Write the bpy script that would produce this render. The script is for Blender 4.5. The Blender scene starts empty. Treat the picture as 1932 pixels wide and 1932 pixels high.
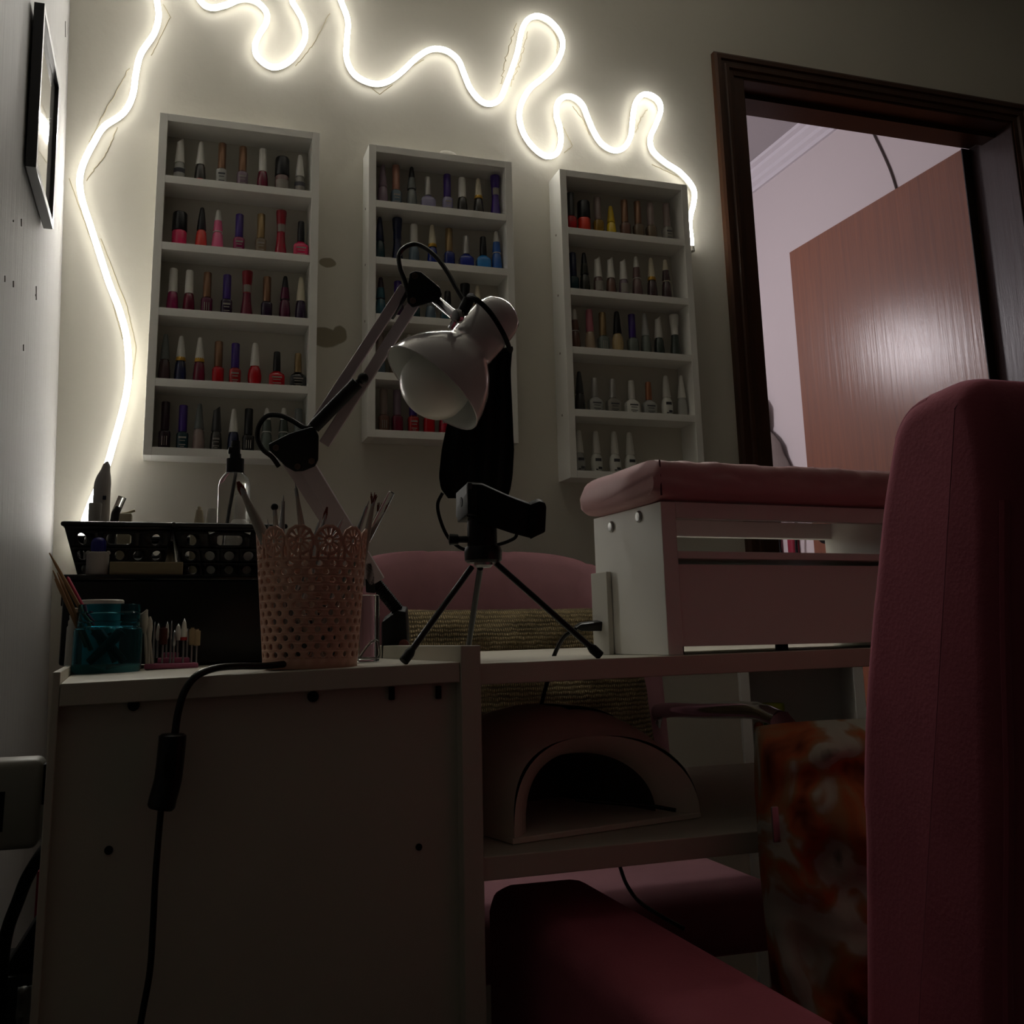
import bpy, bmesh, math, random
from mathutils import Vector, Matrix, noise
random.seed(7)
SC = bpy.context.scene
COL = SC.collection
rad = math.radians
V = Vector

# ---------------------------------------------------------------- camera, world, exposure
F, PPX, PPY = 1900.0, 906.1, 817.9          # focal length and principal point for a 1932 px frame
YAW, PITCH, ROLL = rad(17.2537), rad(11.5192), rad(-1.0146)
CAM = V((0.0, -1.9105, 0.78))
_fw = V((math.sin(YAW) * math.cos(PITCH), math.cos(YAW) * math.cos(PITCH), math.sin(PITCH)))
_r0 = V((math.cos(YAW), -math.sin(YAW), 0))
_u0 = _r0.cross(_fw)
_rt = _r0 * math.cos(ROLL) + _u0 * math.sin(ROLL)
_up = -_r0 * math.sin(ROLL) + _u0 * math.cos(ROLL)
cam_data = bpy.data.cameras.new('camera')
cam = bpy.data.objects.new('camera', cam_data)
COL.objects.link(cam)
cam.matrix_world = Matrix(((_rt.x, _up.x, -_fw.x, CAM.x), (_rt.y, _up.y, -_fw.y, CAM.y), (_rt.z, _up.z, -_fw.z, CAM.z), (0, 0, 0, 1)))
cam_data.sensor_width = 36.0
cam_data.sensor_fit = 'HORIZONTAL'
cam_data.lens = 36.0 * F / 1932.0
cam_data.shift_x = (966.0 - PPX) / 1932.0
cam_data.shift_y = -(966.0 - PPY) / 1932.0
cam_data.clip_start = 0.02
SC.camera = cam
w = bpy.data.worlds.new('world')
SC.world = w
w.use_nodes = True
w.node_tree.nodes['Background'].inputs[0].default_value = (0.01, 0.01, 0.012, 1)
w.node_tree.nodes['Background'].inputs[1].default_value = 0.2
SC.view_settings.view_transform = 'Standard'
SC.view_settings.look = 'None'
SC.view_settings.gamma = 1.0
SC.view_settings.use_curve_mapping = False
SC.view_settings.exposure = 0.0
SC.cycles.max_bounces = 8
SC.cycles.diffuse_bounces = 4
SC.cycles.glossy_bounces = 3
SC.cycles.transmission_bounces = 8
SC.cycles.caustics_reflective = False
SC.cycles.caustics_refractive = False
SC.cycles.use_light_tree = False
NEON_STRENGTH = 62.0
NEON_SIDE = 7.6
NEXT_ROOM_LAMP = 500.0

# ---------------------------------------------------------------- measuring helpers (photo pixel -> point at a known plane or depth)
def ray(x, y): return _fw + _rt * ((x - PPX) / F) - _up * ((y - PPY) / F)
def onX(x, y, X): d = ray(x, y); return CAM + d * ((X - CAM.x) / d.x)
def onY(x, y, Y): d = ray(x, y); return CAM + d * ((Y - CAM.y) / d.y)
def onZ(x, y, Z): d = ray(x, y); return CAM + d * ((Z - CAM.z) / d.z)
def D(x, y, d): return CAM + ray(x, y) * d
# desk frame: the desk stands nearly parallel to the back wall, turned by three degrees
DA = rad(3)
DO = V((0.0745, -1.13, 0))
DX = V((math.cos(DA), math.sin(DA), 0))
DY = V((-math.sin(DA), math.cos(DA), 0))
def dk(u, v, z): return DO + DX * u + DY * v + V((0, 0, z))
def dpx(x, y, v=0.0):
    d = ray(x, y); t = ((DO - CAM).dot(DY) + v) / d.dot(DY); p = CAM + d * t
    return (p - DO).dot(DX), p.z

# ---------------------------------------------------------------- materials
def lin(c):
    if isinstance(c, str):
        c = tuple(int(c[i:i + 2], 16) / 255 for i in (0, 2, 4))
    return tuple((x / 12.92 if x <= 0.04045 else ((x + 0.055) / 1.055) ** 2.4) for x in c) + (1.0,)
MATS = {}
def mat(name, color='808080', rough=0.5, metal=0.0, spec=0.5, trans=0.0, alpha=1.0, emit=None, estr=0.0, coat=0.0, sheen=0.0, ior=1.45, bump=0.0, bscale=200.0, var=0.0, vscale=20.0):
    if name in MATS: return MATS[name]
    m = bpy.data.materials.new(name); m.use_nodes = True
    nt = m.node_tree; b = nt.nodes['Principled BSDF']
    b.inputs['Base Color'].default_value = lin(color)
    b.inputs['Roughness'].default_value = rough
    b.inputs['Metallic'].default_value = metal
    b.inputs['Specular IOR Level'].default_value = spec
    b.inputs['Transmission Weight'].default_value = trans
    b.inputs['Alpha'].default_value = alpha
    b.inputs['IOR'].default_value = ior
    b.inputs['Coat Weight'].default_value = coat
    b.inputs['Sheen Weight'].default_value = sheen
    if emit:
        b.inputs['Emission Color'].default_value = lin(emit)
        b.inputs['Emission Strength'].default_value = estr
    if bump or var:
        tc = nt.nodes.new('ShaderNodeTexCoord')
    if bump:
        n = nt.nodes.new('ShaderNodeTexNoise'); n.inputs['Scale'].default_value = bscale; n.inputs['Detail'].default_value = 4
        nt.links.new(tc.outputs['Object'], n.inputs['Vector'])
        bp = nt.nodes.new('ShaderNodeBump'); bp.inputs['Strength'].default_value = bump; bp.inputs['Distance'].default_value = 0.002
        nt.links.new(n.outputs['Fac'], bp.inputs['Height']); nt.links.new(bp.outputs['Normal'], b.inputs['Normal'])
    if var:
        n2 = nt.nodes.new('ShaderNodeTexNoise'); n2.inputs['Scale'].default_value = vscale; n2.inputs['Detail'].default_value = 3
        nt.links.new(tc.outputs['Object'], n2.inputs['Vector'])
        mx = nt.nodes.new('ShaderNodeMix'); mx.data_type = 'RGBA'
        c = lin(color)
        mx.inputs[6].default_value = tuple(max(0, x * (1 - var)) for x in c[:3]) + (1,)
        mx.inputs[7].default_value = tuple(min(1, x * (1 + var)) for x in c[:3]) + (1,)
        nt.links.new(n2.outputs['Fac'], mx.inputs[0]); nt.links.new(mx.outputs[2], b.inputs['Base Color'])
    MATS[name] = m
    return m
def nodes_of(m): return m.node_tree, m.node_tree.nodes['Principled BSDF']

# wall paint with two damp stains that have a shape of their own
def wall_material():
    m = mat('cream_wall_paint', 'd0ccc0', rough=0.62)
    nt, b = nodes_of(m)
    tc = nt.nodes.new('ShaderNodeTexCoord')
    n = nt.nodes.new('ShaderNodeTexNoise'); n.inputs['Scale'].default_value = 45; n.inputs['Detail'].default_value = 5
    nt.links.new(tc.outputs['Object'], n.inputs['Vector'])
    bp = nt.nodes.new('ShaderNodeBump'); bp.inputs['Strength'].default_value = 0.18; bp.inputs['Distance'].default_value = 0.003
    nt.links.new(n.outputs['Fac'], bp.inputs['Height']); nt.links.new(bp.outputs['Normal'], b.inputs['Normal'])
    cur = None
    spots = [(onY(618, 496, 0), 0.019, 0.011), (onY(612, 637, 0), 0.038, 0.022), (onY(640, 632, 0), 0.016, 0.02)]
    fac = None
    for c, rx, rz in spots:
        mp = nt.nodes.new('ShaderNodeVectorMath'); mp.operation = 'SUBTRACT'; mp.inputs[1].default_value = c
        dn = nt.nodes.new('ShaderNodeTexNoise'); dn.inputs['Scale'].default_value = 30
        nt.links.new(tc.outputs['Object'], dn.inputs['Vector'])
        nt.links.new(tc.outputs['Object'], mp.inputs[0])
        sc = nt.nodes.new('ShaderNodeVectorMath'); sc.operation = 'MULTIPLY'; sc.inputs[1].default_value = (1 / rx, 0, 1 / rz)
        nt.links.new(mp.outputs[0], sc.inputs[0])
        ln = nt.nodes.new('ShaderNodeVectorMath'); ln.operation = 'LENGTH'; nt.links.new(sc.outputs[0], ln.inputs[0])
        ad = nt.nodes.new('ShaderNodeMath'); ad.operation = 'MULTIPLY_ADD'; ad.inputs[1].default_value = 0.6
        nt.links.new(dn.outputs['Fac'], ad.inputs[0]); nt.links.new(ln.outputs['Value'], ad.inputs[2])
        mr = nt.nodes.new('ShaderNodeMapRange'); mr.inputs[1].default_value = 1.18; mr.inputs[2].default_value = 1.32; mr.inputs[3].default_value = 1; mr.inputs[4].default_value = 0
        nt.links.new(ad.outputs[0], mr.inputs[0])
        if fac is None: fac = mr.outputs[0]
        else:
            mxm = nt.nodes.new('ShaderNodeMath'); mxm.operation = 'MAXIMUM'; nt.links.new(fac, mxm.inputs[0]); nt.links.new(mr.outputs[0], mxm.inputs[1]); fac = mxm.outputs[0]
    mx = nt.nodes.new('ShaderNodeMix'); mx.data_type = 'RGBA'
    mx.inputs[6].default_value = lin('d0ccc0'); mx.inputs[7].default_value = lin('8d8470')
    nt.links.new(fac, mx.inputs[0]); nt.links.new(mx.outputs[2], b.inputs['Base Color'])
    return m
WALL = wall_material()
def streak_material():
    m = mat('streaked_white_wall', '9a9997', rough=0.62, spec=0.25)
    nt, b = nodes_of(m)
    tc = nt.nodes.new('ShaderNodeTexCoord'); mp = nt.nodes.new('ShaderNodeMapping'); mp.inputs['Scale'].default_value = (60, 60, 3.2)
    nt.links.new(tc.outputs['Object'], mp.inputs['Vector'])
    n = nt.nodes.new('ShaderNodeTexNoise'); n.inputs['Scale'].default_value = 1.4; n.inputs['Detail'].default_value = 6
    nt.links.new(mp.outputs[0], n.inputs['Vector'])
    bp = nt.nodes.new('ShaderNodeBump'); bp.inputs['Strength'].default_value = 0.35; bp.inputs['Distance'].default_value = 0.004
    nt.links.new(n.outputs['Fac'], bp.inputs['Height']); nt.links.new(bp.outputs['Normal'], b.inputs['Normal'])
    return m
LWALL = streak_material()
def wood_material(name, c1, c2, rough, scale=(14, 14, 1.2), coat=0.0, bump=0.05):
    m = mat(name, c1, rough=rough, coat=coat)
    nt, b = nodes_of(m)
    b.inputs['Coat Roughness'].default_value = 0.18
    tc = nt.nodes.new('ShaderNodeTexCoord'); mp = nt.nodes.new('ShaderNodeMapping'); mp.inputs['Scale'].default_value = scale
    nt.links.new(tc.outputs['Object'], mp.inputs['Vector'])
    n = nt.nodes.new('ShaderNodeTexNoise'); n.inputs['Scale'].default_value = 3; n.inputs['Detail'].default_value = 8; n.inputs['Roughness'].default_value = 0.65
    nt.links.new(mp.outputs[0], n.inputs['Vector'])
    mx = nt.nodes.new('ShaderNodeMix'); mx.data_type = 'RGBA'; mx.inputs[6].default_value = lin(c1); mx.inputs[7].default_value = lin(c2)
    nt.links.new(n.outputs['Fac'], mx.inputs[0]); nt.links.new(mx.outputs[2], b.inputs['Base Color'])
    bp = nt.nodes.new('ShaderNodeBump'); bp.inputs['Strength'].default_value = bump; bp.inputs['Distance'].default_value = 0.002
    nt.links.new(n.outputs['Fac'], bp.inputs['Height']); nt.links.new(bp.outputs['Normal'], b.inputs['Normal']); nt.links.new(bp.outputs['Normal'], b.inputs['Coat Normal'])
    return m
FRAMEWOOD = wood_material('dark_frame_wood', '4c2b16', '2e190d', 0.4)
DOORWOOD = wood_material('varnished_door_veneer', '8e4c20', '5f2c10', 0.55, (26, 26, 0.9), coat=0.40, bump=0.3)
JAMBWOOD = wood_material('varnished_jamb_wood', '321a14', '20100c', 0.45, coat=0.12, bump=0.5)
MDF = mat('white_melamine', 'ecebe5', rough=0.42, bump=0.03, bscale=120)
DESK = mat('off_white_desk_board', 'cfcabb', rough=0.45, bump=0.04, bscale=80, var=0.06, vscale=6)
EDGEB = mat('bare_cut_edge', 'b9ad97', rough=0.7)
BLACKP = mat('black_plastic', '0b0b0c', rough=0.33, spec=0.45)
BLACKM = mat('black_matte_plastic', '0c0c0d', rough=0.55, spec=0.3)
BLACKG = mat('black_glossy_cable', '060606', rough=0.22, spec=0.5)
CHROME = mat('chrome', 'c8c8cc', rough=0.12, metal=1.0)
STEEL = mat('brushed_steel', 'a8a8a8', rough=0.3, metal=1.0)
LAMPW = mat('lilac_white_lamp_enamel', 'bcb7b8', rough=0.16, coat=0.7)
LAMPARM = mat('lilac_white_arm_enamel', 'b5a8ac', rough=0.34)
LAMPIN = mat('lamp_reflector_white', 'd9dcda', rough=0.4)
BULB = mat('opal_bulb', 'e6e5dd', rough=0.3, coat=0.2)
FABRIC = mat('black_nonwoven', '070708', rough=0.85, spec=0.2, bump=0.05, bscale=900)
PEACH = mat('peach_plastic', 'dcab97', rough=0.42)
GREYP = mat('grey_plastic', 'b9b5b3', rough=0.35)
WHITEP = mat('white_plastic', 'e2e0d8', rough=0.35)
CREAMP = mat('cream_plastic', 'd8cdb0', rough=0.5)
CLEAR = mat('clear_plastic', 'eef0ee', rough=0.06, trans=0.95, ior=1.3)
CLEARB = mat('clear_acrylic', 'eef2f2', rough=0.04, trans=0.97, ior=1.3)
def velvet(name, c):
    m = mat(name, c, rough=0.85, spec=0.25, sheen=0.5, bump=0.12, bscale=420, var=0.1, vscale=30)
    nt, b = nodes_of(m); b.inputs['Sheen Tint'].default_value = lin('e8a0b8')
    return m
PINKV = velvet('dusty_pink_velvet', 'b3838c')
ROSEV = velvet('deep_rose_velvet', 'a24f5c')
PADV = mat('pink_leatherette', 'c79a9d', rough=0.5, spec=0.4, bump=0.25, bscale=70, var=0.06, vscale=30)

# ---------------------------------------------------------------- mesh helpers
def nb(): return bmesh.new()
def hexa(bm, c, bev=0.0, seg=2):
    """c: 8 corners, bottom 4 (ccw) then top 4"""
    vs = [bm.verts.new(p) for p in c]
    fs = [(3, 2, 1, 0), (4, 5, 6, 7), (0, 1, 5, 4), (1, 2, 6, 5), (2, 3, 7, 6), (3, 0, 4, 7)]
    ff = [bm.faces.new([vs[i] for i in f]) for f in fs]
    if bev > 0:
        es = list({e for f in ff for e in f.edges})
        bmesh.ops.bevel(bm, geom=es, offset=bev, segments=seg, affect='EDGES', profile=0.5)
def box(bm, lo, hi, bev=0.0, M=None, seg=2):
    c = [(lo[0], lo[1], lo[2]), (hi[0], lo[1], lo[2]), (hi[0], hi[1], lo[2]), (lo[0], hi[1], lo[2]),
         (lo[0], lo[1], hi[2]), (hi[0], lo[1], hi[2]), (hi[0], hi[1], hi[2]), (lo[0], hi[1], hi[2])]
    c = [V(p) for p in c]
    if M: c = [M @ p for p in c]
    hexa(bm, c, bev, seg)
def dbox(bm, u0, u1, v0, v1, z0, z1, bev=0.0):
    hexa(bm, [dk(u0, v0, z0), dk(u1, v0, z0), dk(u1, v1, z0), dk(u0, v1, z0), dk(u0, v0, z1), dk(u1, v0, z1), dk(u1, v1, z1), dk(u0, v1, z1)], bev)
def prism(bm, poly, ext, bev=0.0):
    n = len(poly)
    a = [bm.verts.new(p) for p in poly]; b = [bm.verts.new(V(p) + V(ext)) for p in poly]
    fs = [bm.faces.new(a), bm.faces.new(b[::-1])]
    for i in range(n):
        fs.append(bm.faces.new([a[(i + 1) % n], a[i], b[i], b[(i + 1) % n]]))
    if bev > 0:
        es = list({e for f in fs for e in f.edges})
        bmesh.ops.bevel(bm, geom=es, offset=bev, segments=2, affect='EDGES', profile=0.5)
def frame_of(ax):
    ax = V(ax).normalized()
    t = V((0, 0, 1)) if abs(ax.z) < 0.9 else V((1, 0, 0))
    a = t.cross(ax).normalized(); b = ax.cross(a)
    return a, b, ax
def lathe(bm, prof, org, axis=(0, 0, 1), seg=20, sq=0, sy=1.0, fr=None, shear=None):
    """prof: list of (r, t) along axis. sq>0 gives a rounded-square section. shear: (index, k) tilts that ring."""
    org = V(org)
    a, b, ax = fr if fr else ((V((1, 0, 0)), V((0, 1, 0)), V((0, 0, 1))) if tuple(axis) == (0, 0, 1) else frame_of(axis))
    rings = []
    for k, (r, t) in enumerate(prof):
        if r <= 1e-6:
            rings.append([bm.verts.new(org + ax * t)]); continue
        ring = []
        for i in range(seg):
            th = 2 * math.pi * (i + 0.5) / seg; c, s = math.cos(th), math.sin(th)
            q = (abs(c) ** sq + abs(s) ** sq) ** (-1.0 / sq) if sq else 1.0
            dz = shear[1] * c * r if shear and k in shear[0] else 0
            ring.append(bm.verts.new(org + a * (r * q * c) + b * (r * q * s * sy) + ax * (t + dz)))
        rings.append(ring)
    for A, B in zip(rings, rings[1:]):
        if len(A) == 1 and len(B) == 1: continue
        for i in range(seg):
            j = (i + 1) % seg
            if len(A) == 1: bm.faces.new([A[0], B[j], B[i]])
            elif len(B) == 1: bm.faces.new([A[i], A[j], B[0]])
            else: bm.faces.new([A[i], A[j], B[j], B[i]])
    if len(rings[0]) > 1: bm.faces.new(rings[0][::-1])
    if len(rings[-1]) > 1: bm.faces.new(rings[-1])
def spline(pts, n=8):
    pts = [V(p) for p in pts]; out = []
    P = [pts[0] * 2 - pts[1]] + pts + [pts[-1] * 2 - pts[-2]]
    for i in range(1, len(P) - 2):
        p0, p1, p2, p3 = P[i - 1:i + 3]
        for k in range(n):
            t = k / n
            out.append(0.5 * ((2 * p1) + (p2 - p0) * t + (2 * p0 - 5 * p1 + 4 * p2 - p3) * t * t + (3 * p1 - p0 - 3 * p2 + p3) * t ** 3))
    out.append(pts[-1]); return out
def tube(bm, pts, r, seg=10, sx=1.0, up=None, cap=True):
    pts = [V(p) for p in pts]; n = len(pts); rings = []; prev = None
    for i, p in enumerate(pts):
        t = (pts[min(i + 1, n - 1)] - pts[max(i - 1, 0)]).normalized()
        if up is not None: a = t.cross(V(up)).normalized(); b = a.cross(t)
        elif prev is None: a, b, _ = frame_of(t)
        else:
            a = (prev - t * prev.dot(t)).normalized(); b = t.cross(a)
        prev = a
        rr = r[i] if isinstance(r, (list, tuple)) else r
        rings.append([bm.verts.new(p + a * (math.cos(2 * math.pi * k / seg) * rr * sx) + b * (math.sin(2 * math.pi * k / seg) * rr)) for k in range(seg)])
    for A, B in zip(rings, rings[1:]):
        for k in range(seg):
            bm.faces.new([A[k], A[(k + 1) % seg], B[(k + 1) % seg], B[k]])
    if cap: bm.faces.new(rings[0][::-1]); bm.faces.new(rings[-1])
def ball(bm, c, r, seg=14, sc=(1, 1, 1)):
    prof = [(r * math.sin(math.pi * k / 8) if 0 < k < 8 else 0, -r * math.cos(math.pi * k / 8)) for k in range(9)]
    n0 = len(bm.verts); lathe(bm, prof, (0, 0, 0), seg=seg)
    bm.verts.ensure_lookup_table()
    for v in bm.verts[n0:]:
        v.co = V(c) + V((v.co.x * sc[0], v.co.y * sc[1], v.co.z * sc[2]))
def grid(bm, fn, nu, nv, closed_u=False):
    g = [[bm.verts.new(fn(i / (nu if closed_u else nu - 1), j / (nv - 1))) for j in range(nv)] for i in range(nu)]
    for i in range(nu if closed_u else nu - 1):
        for j in range(nv - 1):
            k = (i + 1) % nu
            bm.faces.new([g[i][j], g[k][j], g[k][j + 1], g[i][j + 1]])
    return g
def pillow(bm, c, ex, ey, ez, hw, hh, th, n=28, p=2.4, wr=0.0, seed=0, rcorner=0.0):
    """soft cushion: ex across, ez up, ey through; half sizes hw, hh, thickness th"""
    c = V(c)
    def f(sgn):
        def g(u, v):
            a, b = u * 2 - 1, v * 2 - 1
            edge = max(0.0, 1 - abs(a) ** p) ** 0.5 * max(0.0, 1 - abs(b) ** p) ** 0.5
            pin = 1 - 0.10 * (1 - a * a) * abs(b) ** 3
            pin2 = 1 - 0.10 * (1 - b * b) * abs(a) ** 3
            rc = 1 - rcorner * a * a * b * b; q = c + ex * (a * hw * pin2 * rc) + ez * (b * hh * pin * rc)
            wv = wr * (noise.noise(V((a * 3.1 + seed, b * 3.1, sgn))) + 0.5 * noise.noise(V((a * 7 + seed, b * 7, sgn)))) * edge
            return q + ey * (sgn * th * edge + wv)
        return g
    grid(bm, f(1), n, n); grid(bm, f(-1), n, n)
    bmesh.ops.remove_doubles(bm, verts=bm.verts, dist=1e-5)
    bmesh.ops.recalc_face_normals(bm, faces=bm.faces)

def obj(name, bm, m, parent=None, smooth=40, loc=None, fixn=True):
    if fixn: bmesh.ops.recalc_face_normals(bm, faces=bm.faces)
    me = bpy.data.meshes.new(name)
    if parent is not None:
        p, t = parent, V((0, 0, 0))
        while p is not None: t += p.location; p = p.parent
        off = t
    else:
        if loc is None:
            xs = [v.co for v in bm.verts]
            loc = V((sum(v.x for v in xs) / len(xs), sum(v.y for v in xs) / len(xs), min(v.z for v in xs)))
        off = V(loc)
    for v in bm.verts: v.co -= off
    bm.to_mesh(me); bm.free()
    if smooth:
        for pl in me.polygons: pl.use_smooth = True
        me.set_sharp_from_angle(angle=rad(smooth))
    if m: me.materials.append(m)
    o = bpy.data.objects.new(name, me); COL.objects.link(o)
    if parent is not None: o.parent = parent
    else: o.location = off
    return o
def tag(o, label, cat, group=None):
    o['label'] = label; o['category'] = cat
    if group: o['group'] = group
    return o
def thing(name, label, cat, loc=(0, 0, 0), group=None):
    o = bpy.data.objects.new(name, None); o.empty_display_size = 0.02; COL.objects.link(o); o.location = loc
    return tag(o, label, cat, group)
def struct(name, bm, m, parent=None, smooth=0, label=None):
    o = obj(name, bm, m, parent, smooth, loc=(0, 0, 0) if parent is None else None)
    o['kind'] = 'structure'
    if label: o['label'] = label
    return o
def solid(o, t, off=0.0):
    md = o.modifiers.new('thickness', 'SOLIDIFY'); md.thickness = t; md.offset = off; return o

# ---------------------------------------------------------------- room
RX, FY, CZ = 3.4, -4.6, 2.5                # right wall, wall behind, ceiling
DL, DR, DH, WT = 1.238, 2.068, 2.085, 0.14  # doorway and wall thickness
bm = nb(); box(bm, (-0.5, FY - 0.1, -0.1), (RX + 0.1, WT, 0)); struct('floor', bm, mat('brown_floor_tile', '4a3d33', rough=0.4, var=0.2), label='brown tiled floor in the dark room')
bm = nb(); box(bm, (-0.5, FY - 0.1, CZ), (RX + 0.1, WT, CZ + 0.1)); struct('ceiling', bm, mat('white_ceiling_paint', 'e6e3da', rough=0.8), label='pale painted ceiling above the room')
bm = nb()
box(bm, (-0.5, 0, 0), (DL, WT, CZ)); box(bm, (DR, 0, 0), (RX + 0.1, WT, CZ)); box(bm, (DL, 0, DH), (DR, WT, CZ))
wall_back = struct('wall_back', bm, WALL, label='cream painted wall behind the polish racks')
bm = nb()
hexa(bm, [V((-0.4, FY, 0)), V((-0.163, FY, 0)), V((-0.163, 0, 0)), V((-0.4, 0, 0)), V((-0.4, FY, CZ)), V((-0.246, FY, CZ)), V((-0.246, 0, CZ)), V((-0.4, 0, CZ))])
wall_left = struct('wall_left', bm, LWALL, label='white streaked wall at the left edge')
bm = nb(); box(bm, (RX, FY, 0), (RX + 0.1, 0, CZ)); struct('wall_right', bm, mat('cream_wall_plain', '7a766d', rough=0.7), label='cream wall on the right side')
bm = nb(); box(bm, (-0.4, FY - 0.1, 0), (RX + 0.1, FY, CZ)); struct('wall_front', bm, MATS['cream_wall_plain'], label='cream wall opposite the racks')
# next room
NX0, NX1, NY1, NZ = -0.5, 2.40, 3.4, 2.77
PINKW = mat('lilac_white_paint', 'd9d0d2', rough=0.7)
bm = nb(); box(bm, (NX1, WT, 0), (NX1 + 0.1, NY1, NZ)); struct('wall_next_room', bm, PINKW, label='pale lilac wall seen through the doorway')
bm = nb(); box(bm, (NX0, NY1, 0), (NX1 + 0.1, NY1 + 0.1, NZ)); struct('wall_next_room_far', bm, PINKW, label='far wall of the next room')
bm = nb(); box(bm, (NX0 - 0.1, WT, 0), (NX0, NY1, NZ)); struct('wall_next_room_left', bm, PINKW, label='left wall of the next room')
bm = nb(); box(bm, (NX0, WT, -0.1), (NX1, NY1, 0)); struct('floor_next_room', bm, mat('wood_floor', '8a6a50', rough=0.45), label='floor of the next room')
bm = nb(); box(bm, (NX0, WT, NZ), (NX1 + 0.1, NY1, NZ + 0.1)); struct('ceiling_next_room', bm, mat('grey_white_ceiling', 'b9b4b8', rough=0.8), label='ceiling of the next room')
# crown moulding along the next room's wall
bm = nb()
pr = [(0, 0), (0, -0.085), (-0.012, -0.085), (-0.016, -0.07), (-0.03, -0.06), (-0.034, -0.046), (-0.052, -0.03), (-0.056, -0.018), (-0.075, -0.012), (-0.078, 0)]
prism(bm, [(NX1 + x, WT + 0.01, NZ + z) for x, z in pr], (0, NY1 - WT - 0.02, 0))
struct('trim_1', bm, mat('white_moulding', 'e2dee6', rough=0.5), label='white stepped crown moulding in next room')

# door frame: casing, jambs, head
fr = bpy.data.objects.new('trim_2', None); COL.objects.link(fr); fr['kind'] = 'structure'; fr['label'] = 'dark brown moulded wooden door frame'
def casing(a, b, inn, name):
    """moulded strip from a to b on the wall face; inn points to the opening"""
    a, b, inn = V(a), V(b), V(inn)
    prof = [(0, 0), (0, 0.014), (0.006, 0.018), (0.016, 0.018), (0.019, 0.013), (0.026, 0.013), (0.029, 0.017), (0.037, 0.017), (0.040, 0.011), (0.052, 0.010), (0.052, 0)]
    W = 0.053
    bm = nb()
    d = (b - a).normalized()
    A = [bm.verts.new(a + inn * x + V((0, -y, 0)) + d * (x if name[1] else 0)) for x, y in prof]
    B = [bm.verts.new(b + inn * x + V((0, -y, 0)) - d * (x if name[2] else 0)) for x, y in prof]
    n = len(prof)
    for i in range(n): bm.faces.new([A[i], A[(i + 1) % n], B[(i + 1) % n], B[i]])
    bm.faces.new(A[::-1]); bm.faces.new(B)
    obj(name[0], bm, FRAMEWOOD, fr, 0)
casing((DL - 0.052, 0, 0), (DL - 0.052, 0, DH + 0.052), (1, 0, 0), ('casing', 0, 1))
casing((DR + 0.052, 0, 0), (DR + 0.052, 0, DH + 0.052), (-1, 0, 0), ('casing', 0, 1))
casing((DL - 0.052, 0, DH + 0.052), (DR + 0.052, 0, DH + 0.052), (0, 0, -1), ('casing', 1, 1))
for nm, lo, hi, mm in (('jamb', (DL, -0.006, 0), (DL + 0.03, WT + 0.006, DH), FRAMEWOOD), ('jamb', (DR - 0.005, -0.006, 0), (DR + 0.02, WT + 0.002, DH), JAMBWOOD), ('head', (DL, -0.006, DH - 0.005), (DR, WT + 0.002, DH + 0.02), FRAMEWOOD)):
    bm = nb(); box(bm, lo, hi, 0.002); obj(nm, bm, mm, fr, 0)
bm = nb(); box(bm, (DL + 0.03, 0.05, DH - 0.017), (DR - 0.005, 0.095, DH - 0.005)); obj('door_stop', bm, FRAMEWOOD, fr, 0)
# open door leaf, hinged on the right, swung into the next room
door = bpy.data.objects.new('door_1', None); COL.objects.link(door); door.location = (2.04, 0.145, 0); door['kind'] = 'structure'; door['label'] = 'varnished brown wooden door standing open into the next room'
bm = nb(); hexa(bm, [V((2.04, 0.142, 0.01)), V((2.072, 0.142, 0.01)), V((2.052, 0.93, 0.01)), V((2.02, 0.93, 0.01)), V((2.04, 0.142, 2.078)), V((2.072, 0.142, 2.078)), V((2.052, 0.93, 2.078)), V((2.02, 0.93, 2.078))], 0.001)
leaf = obj('leaf', bm, DOORWOOD, door, 0)
bm = nb(); box(bm, (2.036, 0.1385, 0.01), (2.070, 0.1418, 2.078)); obj('hinge_edge', bm, mat('dark_door_edge', '1a0e08', rough=0.6), door, 0)
for z in (0.3, 1.05, 1.78):
    bm = nb(); lathe(bm, [(0.006, -0.05), (0.006, 0.05)], (2.078, 0.138, z), seg=12); box(bm, (2.060, 0.1375, z - 0.05), (2.078, 0.140, z + 0.05)); obj('hinge', bm, mat('aged_brass', '6a5a2a', rough=0.45, metal=1), door)
lp = onX(1552, 1037, 2.02)
bm = nb(); lathe(bm, [(0.0, -0.004), (0.02, -0.004), (0.02, 0.0), (0.0, 0.0)], (2.0205, 0.86, 0.99), (1, 0, 0), 20, sy=1.6); e = obj('lock_plate', bm, WHITEP, door)
bm = nb(); lathe(bm, [(0.006, -0.006), (0.006, 0.0)], (2.0205, 0.86, 1.0), (1, 0, 0), 12); obj('keyhole', bm, BLACKM, e)

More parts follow.
